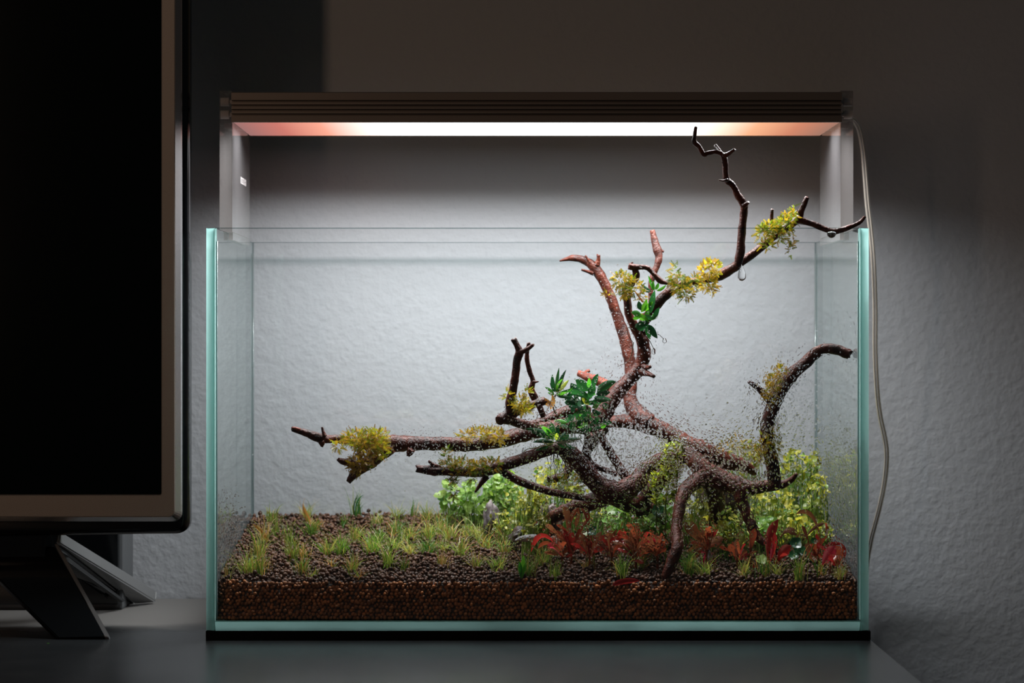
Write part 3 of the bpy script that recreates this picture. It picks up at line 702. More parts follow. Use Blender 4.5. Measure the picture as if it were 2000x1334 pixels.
# loose sticks and stones
sk = thing('stick', 'short grey bleached stick lying beside the leftmost arched red leaf', 'stick', P(1030, 1058, 2.09))
branch(sk, [(1008, 1057, 4), (1018, 1053, 6), (1034, 1051, 7), (1048, 1050, 6), (1062, 1052, 4)], M['wood_grey'], (2.09, 2.09), 'stem')
def stone(px, py, D, rx, ry, rz, mat, label, sd):
    v, f = ico(4); c = P(px, py, D); V = []
    for q in v:
        q = Vector(q); k = 1 + .32 * noise.noise(q * 1.3 + Vector((sd, 0, 0))) + .16 * noise.noise(q * 3.1 + Vector((0, sd, 0))) + .06 * noise.noise(q * 8)
        V.append(c + Vector((q.x * rx * k, q.y * ry * k, q.z * rz * k)))
    o = mesh('stone', V, [tuple(t) for t in f], mat); set_tag(o, label, 'stone', 'stones among the plants')
stone(958, 1016, 2.17, .0080, .010, .018, M['stone'], 'upright pointed grey stone at the left of the green plants', 1)
stone(1070, 1016, 2.15, .013, .012, .015, M['stone_brown'], 'dark brown stone behind the leftmost red plant', 5)
stone(1020, 1046, 2.13, .013, .012, .009, M['stone_brown'], 'low blackish stone above the grey stick', 9)
stone(1405, 975, 2.17, .022, .02, .020, M['stone_brown'], 'dark stone under the right driftwood arm', 12)

# ------------------------------------------------------------------ leaves
def leaf_vf(p0, p1, p2, wid, roll=0.0, n=7, prof='lance', fold=0.18, up=None):
    """blade along the quadratic curve p0 p1 p2; wid = full width; roll turns it about its spine"""
    V, Fs = [], []
    p0, p1, p2 = Vector(p0), Vector(p1), Vector(p2)
    for i in range(n + 1):
        t = i / n; c = p0 * (1 - t) ** 2 + p1 * 2 * t * (1 - t) + p2 * t * t
        tg = (p1 - p0) * (1 - t) + (p2 - p1) * t
        if tg.length < 1e-9: tg = p2 - p0
        tg.normalize()
        view = Vector((0, 1, 0)) if up is None else up
        sd = tg.cross(view)
        if sd.length < 1e-4: sd = Vector((1, 0, 0))
        sd.normalize(); nn = sd.cross(tg).normalized()
        sd2 = sd * math.cos(roll) + nn * math.sin(roll); n2 = nn * math.cos(roll) - sd * math.sin(roll)
        if prof == 'lance': s = math.sin(math.pi * min(1, t ** 0.85)) ** 0.75 * (1 if t < .999 else 0)
        elif prof == 'paddle': s = (0.16 + 0.84 * max(0, (t - .2) / .8) ** .7) * (1 - max(0, (t - .62) / .38) ** 2.2)
        elif prof == 'oval': s = (max(0, 1 - (2 * t - 1) ** 2)) ** 0.5
        else: s = 1 - t
        s = max(s, .04) * wid / 2
        V += [c + sd2 * s + n2 * s * fold * 2, c, c - sd2 * s + n2 * s * fold * 2]
    for i in range(n):
        a = 3 * i; Fs += [(a, a + 1, a + 4, a + 3), (a + 1, a + 2, a + 5, a + 4)]
    return V, Fs

def px_leaf(parent, b, t, wpx, mat, D, dt=0.0, bend=0.0, roll=None, prof='lance', ctrl=None, name='leaf', fold=.18, label=None):
    """leaf drawn from base to tip given on the photo, with its own depth run dt (metres towards the back)"""
    p0 = P(b[0], b[1], D); p2 = P(t[0], t[1], D + dt)
    if ctrl: p1 = P(ctrl[0], ctrl[1], D + dt * .5)
    else:
        d = p2 - p0; p1 = (p0 + p2) / 2 + Vector((-d.z, 0, d.x)) * bend
    r = random.uniform(-.6, .6) if roll is None else roll
    V, Fs = leaf_vf(p0, p1, p2, wpx * D / F, r, prof=prof, fold=fold)
    return mesh(name, V, Fs, mat, parent, label=label)

def thread(parent, pts, rpx, mat, D, dt=0.0, name='root'):
    c = catmull([(a, b, D + dt * i / max(1, len(pts) - 1)) for i, (a, b) in enumerate(pts)], 4)
    V, Fs = tube([P(*q) for q in c], [rpx * D / F * (1 - .5 * i / len(c)) for i in range(len(c))], 5)
    return mesh(name, V, Fs, mat, parent)

bl, dl, yl = M['bright_leaf'], M['dark_leaf'], M['yellow_leaf']
e1 = thing('epiphyte', 'bright green oval-leaved plant growing in the high fork of the trunk', 'plant', P(1258, 640, 2.095))
for b, t, w_, m_ in (((1252, 610), (1263, 584), 11, bl), ((1258, 608), (1275, 589), 10, bl), ((1271, 612), (1279, 567), 15, dl), ((1252, 614), (1233, 610), 14, bl), ((1246, 618), (1267, 629), 13, bl),
                    ((1250, 620), (1236, 622), 10, bl), ((1271, 626), (1284, 605), 11, bl), ((1279, 624), (1288, 600), 10, dl), ((1244, 644), (1264, 626), 20, dl), ((1266, 634), (1270, 663), 12, dl),
                    ((1267, 634), (1284, 661), 13, dl), ((1258, 616), (1278, 622), 11, dl), ((1250, 634), (1240, 640), 12, dl), ((1252, 606), (1247, 588), 11, dl), ((1262, 622), (1268, 604), 10, bl), ((1248, 618), (1256, 612), 8, yl)):
    px_leaf(e1, b, t, w_, m_, 2.088, random.uniform(-.004, .003), random.uniform(-.15, .15))
thread(e1, [(1240, 646), (1226, 640), (1227, 655), (1236, 668)], 1.0, M['root'], 2.085)
thread(e1, [(1237, 668), (1234, 690), (1226, 706), (1206, 716)], 1.0, M['root'], 2.085)
thread(e1, [(1262, 655), (1270, 668), (1278, 684)], 1.0, M['root'], 2.08)
thread(e1, [(1284, 652), (1290, 656), (1297, 663)], .9, M['root'], 2.08)
thread(e1, [(1256, 590), (1247, 578), (1241, 570)], 2.2, M['grass_dead'], 2.085, name='stem')

e2 = thing('epiphyte', 'small tuft of narrow green leaves behind the top of the fork', 'plant', P(1272, 570, 2.13))
for b, t, w_, m_ in (((1272, 568), (1250, 553), 5, dl), ((1272, 569), (1254, 566), 4, dl), ((1276, 568), (1266, 538), 6, bl), ((1280, 566), (1286, 552), 7, bl), ((1282, 568), (1301, 556), 6, bl), ((1278, 568), (1276, 548), 6, bl), ((1304, 552), (1316, 546), 6, dl)):
    px_leaf(e2, b, t, w_, m_, 2.118, 0, random.uniform(-.2, .2))

e3 = thing('epiphyte', 'upright rosette of narrow green leaves on the elbow above the moss', 'plant', P(1085, 785, 2.07))
for b, t, w_, m_ in (((1086, 768), (1092, 718), 7, dl), ((1089, 768), (1106, 722), 9, dl), ((1084, 766), (1079, 731), 10, dl), ((1087, 766), (1111, 742), 11, yl), ((1082, 768), (1064, 756), 6, bl), ((1086, 768), (1119, 757), 7, bl),
                    ((1086, 770), (1106, 766), 8, bl), ((1084, 766), (1074, 748), 8, dl), ((1088, 764), (1099, 740), 8, bl), ((1086, 772), (1112, 776), 8, dl), ((1083, 770), (1070, 766), 6, bl)):
    px_leaf(e3, b, t, w_, m_, 2.062, random.uniform(-.006, .006), random.uniform(-.2, .2))
px_leaf(e3, (1078, 790), (1062, 776), 12, M['orange_leaf'], 2.062, 0, .3)
px_leaf(e3, (1074, 800), (1078, 770), 9, M['orange_leaf'], 2.062, 0, -.3)
thread(e3, [(1085, 770), (1080, 790), (1084, 806), (1090, 812)], 2.0, M['root'], 2.066)
thread(e3, [(1076, 782), (1068, 802), (1052, 810), (1046, 822)], .8, M['root'], 2.06)
thread(e3, [(1082, 790), (1086, 800), (1080, 808)], .9, M['root'], 2.06)

e4 = thing('epiphyte', 'dense dark green bush of leaves beside the lower trunk', 'plant', P(1140, 840, 2.08))
for b, t, w_, m_ in (((1142, 768), (1115, 748), 24, dl), ((1150, 764), (1124, 742), 20, dl), ((1158, 756), (1168, 730), 12, dl), ((1152, 778), (1160, 748), 15, dl), ((1166, 766), (1204, 745), 17, dl), ((1164, 770), (1192, 766), 14, dl),
                    ((1158, 782), (1194, 782), 13, dl), ((1146, 786), (1120, 770), 16, dl), ((1140, 790), (1106, 786), 14, dl), ((1150, 790), (1136, 778), 11, yl), ((1150, 788), (1140, 764), 13, dl), ((1150, 758), (1150, 738), 10, bl), ((1140, 776), (1104, 764), 12, dl)):
    px_leaf(e4, b, t, w_, m_, 2.068, random.uniform(-.008, .004), random.uniform(-.2, .2))
for i in range(64):
    x_ = random.gauss(1138, 18); y_ = random.uniform(772, 838)
    a = random.uniform(0, 2 * math.pi); l_ = random.uniform(12, 22)
    px_leaf(e4, (x_, y_), (x_ + l_ * math.cos(a), y_ + l_ * math.sin(a) * .7), random.uniform(8, 13), dl if random.random() < .86 else bl, random.uniform(2.06, 2.095), random.uniform(-.006, .006), random.uniform(-.25, .25))
for i in range(12):
    x_ = random.uniform(1112, 1170)
    thread(e4, [(x_, 820), (x_ + random.uniform(-6, 6), 850), (x_ + random.uniform(-10, 10), random.uniform(865, 900))], .9, M['root'], random.uniform(2.065, 2.09))
thread(e4, [(1146, 790), (1150, 820), (1148, 850)], 3, M['root'], 2.07, name='stem')

e5 = thing('epiphyte', 'low rosette of dark green leaves on the lower left arm', 'plant', P(1086, 872, 2.06))
for b, t, w_, m_ in (((1080, 858), (1027, 837), 16, dl), ((1082, 860), (1054, 831), 11, bl), ((1080, 856), (1076, 824), 13, dl), ((1086, 858), (1091, 829), 11, dl), ((1086, 862), (1106, 844), 12, dl), ((1086, 862), (1137, 856), 11, dl), ((1084, 864), (1050, 858), 7, yl),
                    ((1082, 864), (1040, 864), 9, dl), ((1088, 866), (1126, 876), 12, dl), ((1088, 866), (1108, 874), 13, dl), ((1080, 866), (1044, 880), 8, dl), ((1086, 860), (1088, 846), 8, yl), ((1082, 856), (1066, 838), 9, bl), ((1092, 858), (1112, 850), 12, dl), ((1108, 826), (1082, 822), 11, bl)):
    px_leaf(e5, b, t, w_, m_, 2.045, random.uniform(-.008, .004), random.uniform(-.2, .2))
thread(e5, [(1080, 868), (1050, 874), (1032, 877), (1020, 884)], 1.4, M['olive'], 2.042, name='stem')
for i in range(14):
    x_ = random.uniform(1062, 1112); L_ = random.uniform(25, 66)
    thread(e5, [(x_, 880), (x_ + random.uniform(-4, 4), 880 + L_ * .5), (x_ + random.uniform(-8, 8), 880 + L_)], .75, M['root'], random.uniform(2.05, 2.07))

# ------------------------------------------------------------------ moss
def moss(label, spots, D, mix, nper, droop=0.0):
    """spots = (px, py, rx, ry): patches of feathery fronds; mix = chances of yellow, green, brown"""
    V, Fs, idx = [], [], []
    for (cx, cy, rx, ry) in spots:
        for k in range(int(3.8 * nper * rx * ry / 150)):
            a = random.uniform(0, 2 * math.pi); q = math.sqrt(random.random())
            x_ = cx + rx * q * math.cos(a); y_ = cy + ry * q * math.sin(a)
            p = P(x_, y_, D + random.gauss(0, .004))
            di = Vector((math.cos(a) * .8 + random.gauss(0, .5), random.gauss(0, .6), -math.sin(a) * .8 + random.gauss(0, .5) + (.25 if droop == 0 else -droop))).normalized()
            L_ = random.uniform(7, 14) * 2.05 / F; sd = di.cross(Vector((0, 1, 0)) + Vector((random.gauss(0, .5), 0, random.gauss(0, .5)))).normalized()
            curl = Vector((random.gauss(0, .3), random.gauss(0, .3), random.gauss(-.2, .3)))
            mi = random.choices((0, 1, 2), mix)[0]; n_ = 5
            wv = L_ * .26
            for i in range(n_):
                t = (i + .3) / n_; c = p + di * L_ * t + curl * L_ * t * t * .5
                ww = wv * (1.1 - t * .7)
                for s in (-1, 1):
                    j = len(V)
                    V += [c, c + sd * s * ww + di * ww * .9, c + di * L_ / n_ * .9]
                    Fs.append((j, j + 1, j + 2)); idx.append(mi)
                j = len(V); V += [c - sd * wv * .14, c + sd * wv * .14, c + di * L_ / n_ * 1.15]; Fs.append((j, j + 1, j + 2)); idx.append(mi)
    o = mesh('moss_clump', V, Fs, [M['moss_y'], M['moss_g'], M['moss_b']], None, False, idx)
    set_tag(o, label, 'moss', 'moss clumps tied to the wood')
moss('large yellow-green moss clump near the tip of the long left arm', [(700, 858, 30, 16), (735, 856, 22, 18), (720, 868, 30, 20), (660, 872, 10, 8), (745, 880, 12, 14)], 2.042, (4, 4, 3), 17)
moss('brownish moss hanging on the downward fork of the long left arm', [(695, 905, 16, 14), (715, 898, 14, 14), (698, 916, 9, 9)], 2.036, (3, 1, 6), 17)
moss('flat golden moss strip on top of the long left arm near the bush', [(912, 850, 14, 7), (935, 848, 18, 10), (962, 848, 20, 11), (975, 856, 12, 10)], 2.065, (6, 1.5, 3), 17)
moss('olive moss wrapped round the lower left arm with hanging strands', [(880, 906, 18, 8), (905, 912, 24, 14), (938, 914, 18, 12), (960, 908, 18, 9), (888, 925, 6, 18), (886, 955, 4, 20), (920, 932, 8, 8), (873, 888, 5, 14)], 2.033, (3, 5, 3), 17)
moss('small bright yellow moss at the foot of the two upright twigs', [(1015, 788, 14, 14), (1022, 798, 16, 10), (1030, 770, 4, 12), (991, 772, 4, 10)], 2.04, (6, 4, .6), 18)
moss('yellow moss clump on the left prong of the trunk fork', [(1214, 548, 16, 18), (1222, 565, 12, 16), (1236, 562, 18, 16), (1252, 580, 8, 7), (1188, 574, 12, 4)], 2.088, (6, 3.5, 1.5), 15)
moss('drooping yellow-green moss left of the golden moss on the high branch', [(1318, 532, 6, 18), (1328, 556, 20, 16), (1340, 572, 14, 14), (1355, 552, 14, 14)], 2.088, (4.5, 5, 1), 16)
moss('golden moss with a fringe hanging below, mid-way on the high branch', [(1384, 528, 18, 16), (1396, 522, 12, 12), (1382, 552, 16, 14), (1390, 562, 8, 12)], 2.076, (7, 2, 1.5), 16)
moss('bright green moss on the high branch behind the front rim', [(1490, 456, 14, 13), (1508, 446, 16, 12), (1530, 440, 18, 14), (1546, 428, 12, 14), (1551, 414, 4, 12), (1518, 460, 18, 10), (1498, 478, 10, 8), (1545, 468, 4, 14), (1543, 488, 3, 12)], 2.07, (4.5, 6, 1), 17)
moss('yellow moss ball on the bend of the right upright branch', [(1524, 724, 12, 10), (1512, 745, 14, 14), (1508, 762, 13, 14), (1503, 784, 7, 10)], 2.048, (5, 2, 4), 17)
moss('thin moss on the lower part of the right upright branch', [(1490, 868, 9, 20), (1516, 872, 9, 18), (1488, 890, 8, 14), (1517, 845, 5, 14)], 2.05, (3, 4, 4), 13)
moss('mossy patch trailing from the bow of wood below the trunk', [(1120, 945, 22, 18), (1092, 945, 18, 14)], 2.085, (2, 6, 2), 10)
moss('pale orange moss behind the right upright branch', [(1440, 866, 18, 14), (1420, 874, 16, 10), (1466, 880, 14, 14)], 2.13, (4, 2, 4), 9)

# ------------------------------------------------------------------ grass
ORD = ['first', 'second', 'third', 'fourth', 'fifth', 'sixth', 'seventh', 'eighth', 'ninth', 'tenth', 'eleventh', 'twelfth', 'thirteenth', 'fourteenth', 'fifteenth', 'sixteenth', 'seventeenth', 'eighteenth', 'nineteenth', 'twentieth']
def tuft(px, py, label, h, n, spread, mix, wide=1.0, lean=0.0):
    """hairgrass tuft rooted in the soil; h = height px; mix = chances of green, pale, dead"""
    b = ground(px, py); D = b.y + 2
    V, Fs, idx = [], [], []
    for k in range(int(n * 4.2)):
        a = random.uniform(0, 2 * math.pi); q = random.uniform(.1, 2.3)
        hh = h * 1.5 * random.choice((random.uniform(.3, .8), random.uniform(.6, 1.15))) * D / F
        out = Vector((math.cos(a) + lean, math.sin(a), 0)) * spread * q * D / F
        p0 = b + Vector((random.gauss(0, 5.5), random.gauss(0, 8), -1)) * D / F
        p1 = p0 + Vector((0, 0, hh * .75)) + out * .25
        p2 = p0 + Vector((0, 0, hh * random.uniform(.35, 1))) + out * random.uniform(.8, 1.3)
        p1.y = max(p1.y, .0115); p2.y = max(p2.y, .0105); p0.y = max(p0.y, .0115)
        ww = random.uniform(1.1, 2.1) * wide * D / F
        mi = random.choices((0, 1, 2), mix)[0]; m_ = 5; j = len(V)
        ra = random.uniform(0, math.pi); sd = Vector((math.cos(ra), math.sin(ra) * .5, 0))
        for i in range(m_ + 1):
            t = i / m_; c = p0 * (1 - t) ** 2 + p1 * 2 * t * (1 - t) + p2 * t * t
            s = sd * ww / 2 * (1 - t * .85)
            V += [c - s, c + s]
        for i in range(m_): Fs.append((j + 2 * i, j + 2 * i + 1, j + 2 * i + 3, j + 2 * i + 2)); idx.append(mi)
    o = mesh('hairgrass_tuft', V, Fs, [M['grass'], M['grass_pale'], M['grass_dead']], None, True, idx, origin=b)
    set_tag(o, label, 'grass', 'hairgrass tufts in the soil')
# rows from the back to the glass: (x, y, height, blades, spread, mix, note)
G_, Y_, O_, MX = (6, 2, .6), (2, 6, 1.6), (1, 2, 5), (4, 4, 2)
rows = [
 ('back row', [(533, 1022, 34, 16, 16, MX), (598, 1014, 34, 18, 20, Y_), (672, 1030, 24, 10, 10, G_), (697, 1010, 46, 10, 10, G_), (737, 1028, 28, 12, 20, MX), (776, 1016, 30, 16, 20, Y_), (805, 1010, 36, 10, 10, G_), (834, 1022, 34, 22, 22, Y_), (862, 1030, 32, 18, 20, MX)]),
 ('second row', [(518, 1064, 44, 12, 20, O_), (540, 1050, 40, 12, 18, MX), (566, 1070, 50, 9, 10, MX), (608, 1048, 34, 24, 18, G_), (622, 1038, 26, 14, 14, O_), (697, 1058, 34, 24, 18, Y_), (740, 1064, 30, 26, 24, G_), (800, 1060, 40, 24, 24, MX), (838, 1054, 38, 22, 22, MX), (880, 1058, 36, 22, 24, Y_), (915, 1052, 34, 18, 22, MX), (858, 1046, 34, 20, 24, MX), (940, 1056, 32, 18, 24, Y_), (772, 1048, 34, 22, 24, MX)]),
 ('third row', [(505, 1092, 50, 28, 24, MX), (574, 1094, 42, 24, 22, Y_), (592, 1092, 30, 14, 14, O_), (640, 1088, 38, 28, 26, MX), (668, 1086, 40, 28, 24, G_), (728, 1082, 42, 30, 24, G_), (835, 1084, 36, 30, 26, G_), (868, 1078, 30, 16, 22, Y_), (900, 1086, 34, 22, 26, Y_), (950, 1074, 34, 20, 24, MX), (770, 1076, 34, 22, 24, G_), (802, 1084, 30, 20, 26, Y_), (985, 1084, 36, 20, 24, MX)]),
 ('fourth row', [(482, 1122, 44, 26, 26, MX), (506, 1124, 46, 22, 16, MX), (515, 1116, 34, 8, 6, O_), (590, 1122, 40, 20, 18, MX), (650, 1110, 24, 10, 26, O_), (688, 1118, 36, 18, 20, MX), (757, 1108, 46, 24, 24, G_), (790, 1114, 32, 10, 14, MX), (865, 1108, 30, 18, 14, O_), (930, 1112, 36, 16, 24, MX), (972, 1114, 34, 22, 22, MX), (1060, 1104, 44, 26, 22, G_), (1150, 1114, 34, 9, 22, O_), (1250, 1112, 40, 18, 22, MX)]),
 ('glass-front row', [(445, 1130, 44, 4, 14, Y_), (612, 1130, 22, 8, 12, MX), (700, 1130, 20, 10, 18, O_), (1032, 1128, 46, 24, 26, MX), (1086, 1130, 34, 14, 10, G_), (1214, 1130, 48, 18, 20, G_), (1346, 1124, 50, 34, 22, G_), (1375, 1128, 38, 22, 24, MX), (1455, 1128, 40, 12, 18, MX), (1490, 1130, 46, 12, 12, G_), (1518, 1126, 40, 12, 26, Y_), (1560, 1132, 50, 12, 12, MX), (1604, 1126, 38, 10, 20, MX), (1640, 1130, 30, 14, 18, Y_)]),
]
for rn, items in rows:
    items.sort()
    for i, (x_, y_, h_, n_, s_, mx_) in enumerate(items):
        look = {id(G_): 'green', id(Y_): 'pale yellowish', id(O_): 'orange-brown dying', id(MX): 'mixed green and straw'}[id(mx_)]
        tuft(x_, y_, '%s hairgrass tuft, %s from the left in the %s of tufts' % (look, ORD[i], rn), h_, n_, s_, mx_)
gb = thing('grass_plant', 'single broad dark green grass blade cluster against the front glass', 'grass', ground(1018, 1128))
for t_, w_ in (((1022, 1084), 11), ((1014, 1096), 9), ((1026, 1100), 8)):
    px_leaf(gb, (1018, 1130), t_, w_, M['bright_leaf'], 2.014, 0, random.uniform(-.1, .1), roll=.2)
tl = thing('grass_plant', 'tall curled grass blades rising above the soil crest at the back', 'grass', ground(694, 1006))
for b, t_, c_, w_ in (((694, 1008), (711, 966), (692, 975), 3), ((692, 1008), (699, 966), (688, 984), 2.6), ((697, 1006), (704, 984), (700, 996), 2.4)):
    px_leaf(tl, b, t_, w_, M['dark_leaf'], 2.262, 0, ctrl=c_, roll=.2)
ol = thing('grass_plant', 'long orange dying blade curving over the soil at the back left', 'grass', ground(524, 1062))
px_leaf(ol, (530, 1066), (493, 1024), 7, M['orange_leaf'], 2.165, 0, ctrl=(508, 1030), roll=.2)
px_leaf(ol, (528, 1066), (512, 1040), 6, M['olive'], 2.165, 0, ctrl=(508, 1060), roll=.2)
pl = thing('grass_plant', 'pale orange pointed dead leaf standing on the soil crest', 'grass', ground(606, 1026))
px_leaf(pl, (612, 1034), (591, 984), 9, M['orange_leaf'], 2.235, 0, ctrl=(598, 1012), roll=.1)
px_leaf(pl, (616, 1036), (628, 1018), 8, M['orange_leaf'], 2.232, 0, roll=.3)
px_leaf(pl, (608, 1030), (598, 1012), 8, M['orange_leaf'], 2.232, 0, roll=.3)

# ------------------------------------------------------------------ creeping green plants at the back
def disc_mesh(name, mat, lobes, cup, n=14):
    V = [(0, 0, -cup)]; 
    for r in (.55, 1.0):
        for k in range(n):
            a = 2 * math.pi * k / n; rr = r * (1 + (.14 * math.cos(lobes * a) if r == 1 else 0)) * (.62 if (r == 1 and k == 0) else 1)
            V.append((rr * math.cos(a), rr * math.sin(a), -cup * (1 - r * r) + .07 * math.cos(lobes * a) * r))
    Fs = [(0, 1 + k, 1 + (k + 1) % n) for k in range(n)] + [(1 + k, 1 + n + k, 1 + n + (k + 1) % n, 1 + (k + 1) % n) for k in range(n)]
    me = bpy.data.meshes.new(name); me.from_pydata(V, [], Fs); me.materials.append(mat); me.polygons.foreach_set('use_smooth', [True] * len(Fs)); return me
def oval_mesh(name, mat, ar=.62):
    V, Fs = leaf_vf((0, 0, 0), (.55, 0, .12), (1.1, 0, -.05), ar * 1.1, 0, 5, 'oval', .12, up=Vector((0, 0, 1)))
    me = bpy.data.meshes.new(name); me.from_pydata([tuple(v) for v in V], [], Fs); me.materials.append(mat); me.polygons.foreach_set('use_smooth', [True] * len(Fs)); return me
LM = {'penny': [disc_mesh('round_leaf', M['pennywort'], 5, .22), disc_mesh('round_leaf', M['stem_green'], 5, .12), disc_mesh('round_leaf', M['pennywort'], 4, .3)],
      'pearl': [oval_mesh('oval_leaf', M['pearl']), oval_mesh('oval_leaf', M['pearl'], .8), disc_mesh('round_leaf', M['pearl'], 3, .25, 10), oval_mesh('oval_leaf', M['pennywort'])],
      'olive': [oval_mesh('oval_leaf', M['olive']), oval_mesh('oval_leaf', M['pearl']), disc_mesh('round_leaf', M['olive'], 3, .25, 10)],
      'feather': [oval_mesh('oval_leaf', M['yellow_leaf'], .34), oval_mesh('oval_leaf', M['pearl'], .3)]}
def clump(label, cx, cy, rx, ry, D, spread, kind, n, size, nm='creeping_plant'):
    """leaves on thin stems that rise from the soil"""
    base = P(cx, cy + ry, D); base.y = min(max(base.y, .02), .285); base.z = soil_h(base.x, base.y)
    t = thing(nm, label, 'plant', base, 'creeping green plants at the back')
    SV = []; 
    for k in range(int(n * 1.7)):
        a = random.uniform(0, 2 * math.pi); q = math.sqrt(random.random())
        d_ = D + random.uniform(-spread, spread); d_ = min(d_, 2.283)
        p = P(cx + rx * q * math.cos(a), cy + ry * q * math.sin(a), d_)
        p.x = min(max(p.x, IX0 + .006), IX1 - .006)
        g = soil_h(p.x, p.y)
        if p.z < g + .003: p.z = g + random.uniform(.003, .008)
        nrm = Vector((random.gauss(0, .55), random.gauss(-.55, .5), random.gauss(.7, .35))).normalized()
        rot = Vector((0, 0, 1)).rotation_difference(nrm) @ Quaternion((0, 0, 1), random.uniform(0, 6.28))
        s = size * random.uniform(.5, 1.2) * d_ / F
        inst('leaf', random.choice(LM[kind]), t, p, rot, s)
        if k % 2 == 0:
            f_ = Vector((p.x * .8 + base.x * .2 + random.gauss(0, .003), p.y + random.gauss(0, .004), 0)); f_.y = min(max(f_.y, .014), .288); f_.z = soil_h(f_.x, f_.y) - .002
            m_ = (p + f_) / 2 + Vector((random.gauss(0, .004), random.gauss(0, .003), .002))
            SV.append(tube([f_, m_, p], [.0006, .0005, .0004], 4, caps=False))
    mesh('stem', *join(*SV), M['stem_green'], t)['kind'] = 'stuff'
CL = [
 ('airy sprig of round leaves, leftmost of the green plants at the back', 880, 972, 26, 34, 2.24, .02, 'penny', 24, 9),
 ('light green round-leaved clump right of the leftmost sprig', 925, 978, 34, 40, 2.235, .03, 'penny', 60, 9),
 ('round-leaved clump under the tip of the lower left arm, behind the grey stone', 985, 962, 36, 46, 2.235, .03, 'penny', 84, 9),
 ('pale yellow-green clump between grey stone and brown stone', 1020, 985, 36, 40, 2.20, .03, 'pearl', 84, 7.5),
 ('low olive clump in front of the grey stone', 985, 1022, 30, 22, 2.16, .02, 'olive', 52, 7),
 ('yellow-green clump behind the hanging roots', 1085, 948, 46, 46, 2.225, .03, 'pearl', 100, 8),
 ('mid green clump behind the low bow of wood', 1150, 985, 44, 36, 2.20, .03, 'pearl', 84, 8),
 ('green round-leaved clump below the low bow of wood', 1222, 1012, 44, 32, 2.15, .03, 'penny', 90, 8.5),
 ('green round-leaved clump left of the front wooden leg', 1285, 1005, 34, 42, 2.14, .03, 'penny', 84, 9),
 ('olive clump in the shadow right of the front wooden leg', 1365, 990, 36, 40, 2.16, .03, 'olive', 84, 8),
 ('yellow clump left of the slanting dark leg', 1405, 1018, 34, 36, 2.13, .03, 'pearl', 84, 8.5),
 ('bright green leafy clump between two wooden legs near the red leaves', 1430, 1040, 34, 24, 2.10, .02, 'pearl', 56, 9),
 ('olive bush behind the right driftwood arm', 1455, 895, 36, 34, 2.23, .02, 'olive', 60, 8),
 ('tall yellow-green bush right of the right upright branch', 1560, 925, 40, 46, 2.22, .03, 'pearl', 110, 9),
 ('large yellow bush under the right upright branch', 1510, 985, 44, 36, 2.19, .03, 'pearl', 110, 9),
 ('dense yellow-green bush behind the tallest red leaf', 1540, 1030, 42, 32, 2.15, .03, 'pearl', 110, 9),
 ('yellow-green bush against the right glass', 1595, 980, 26, 56, 2.19, .03, 'pearl', 100, 8.5),
 ('wispy orange-tinged sprig at the top right of the bushes', 1600, 905, 26, 26, 2.25, .015, 'olive', 34, 8),
 ('low yellow clump at the foot of the right bushes', 1600, 1040, 24, 24, 2.13, .02, 'pearl', 52, 8.5),
 ('yellowish moss-like clump hanging over the brown stone', 1040, 985, 34, 30, 2.12, .015, 'olive', 60, 7),
 ('low green clump left of the tall rusty plant', 1048, 1030, 26, 22, 2.11, .015, 'olive', 44, 7),
 ('pale green tuft behind the pink curled leaf', 1262, 1032, 30, 22, 2.09, .015, 'penny', 40, 8),
 ('green clump right of the slanting dark leg', 1490, 1035, 30, 24, 2.12, .02, 'penny', 46, 9),
]
for c in CL: clump(*c)
for lab, pts in (('feathery light green stem rising behind the grey stub, left one', [(1300, 985), (1306, 940), (1300, 905), (1305, 872)]), ('feathery light green stem rising behind the grey stub, right one', [(1320, 985), (1322, 940), (1326, 905), (1318, 868)]),
                 ('short feathery green stem at the left of the feathery pair', [(1282, 985), (1280, 950), (1286, 925)])):
    t = thing('stem_plant', lab, 'plant', P(*pts[0], 2.075))
    c = catmull([(a, b, 2.072) for a, b in pts], 10); wp = [P(*q) for q in c]
    gz = soil_h(wp[0].x, wp[0].y)
    mesh('stem', *tube([Vector((wp[0].x, wp[0].y, gz))] + wp, [.0007] * (len(wp) + 1), 5), M['stem_green'], t)
    for i, q in enumerate(wp):
        for k in range(4):
            a = random.uniform(0, 6.28); d = Vector((math.cos(a), math.sin(a) * .7, random.uniform(.1, .7))).normalized()
            inst('leaf', random.choice(LM['feather']), t, q, Vector((1, 0, 0)).rotation_difference(d), random.uniform(9, 17) * 2.07 / F)

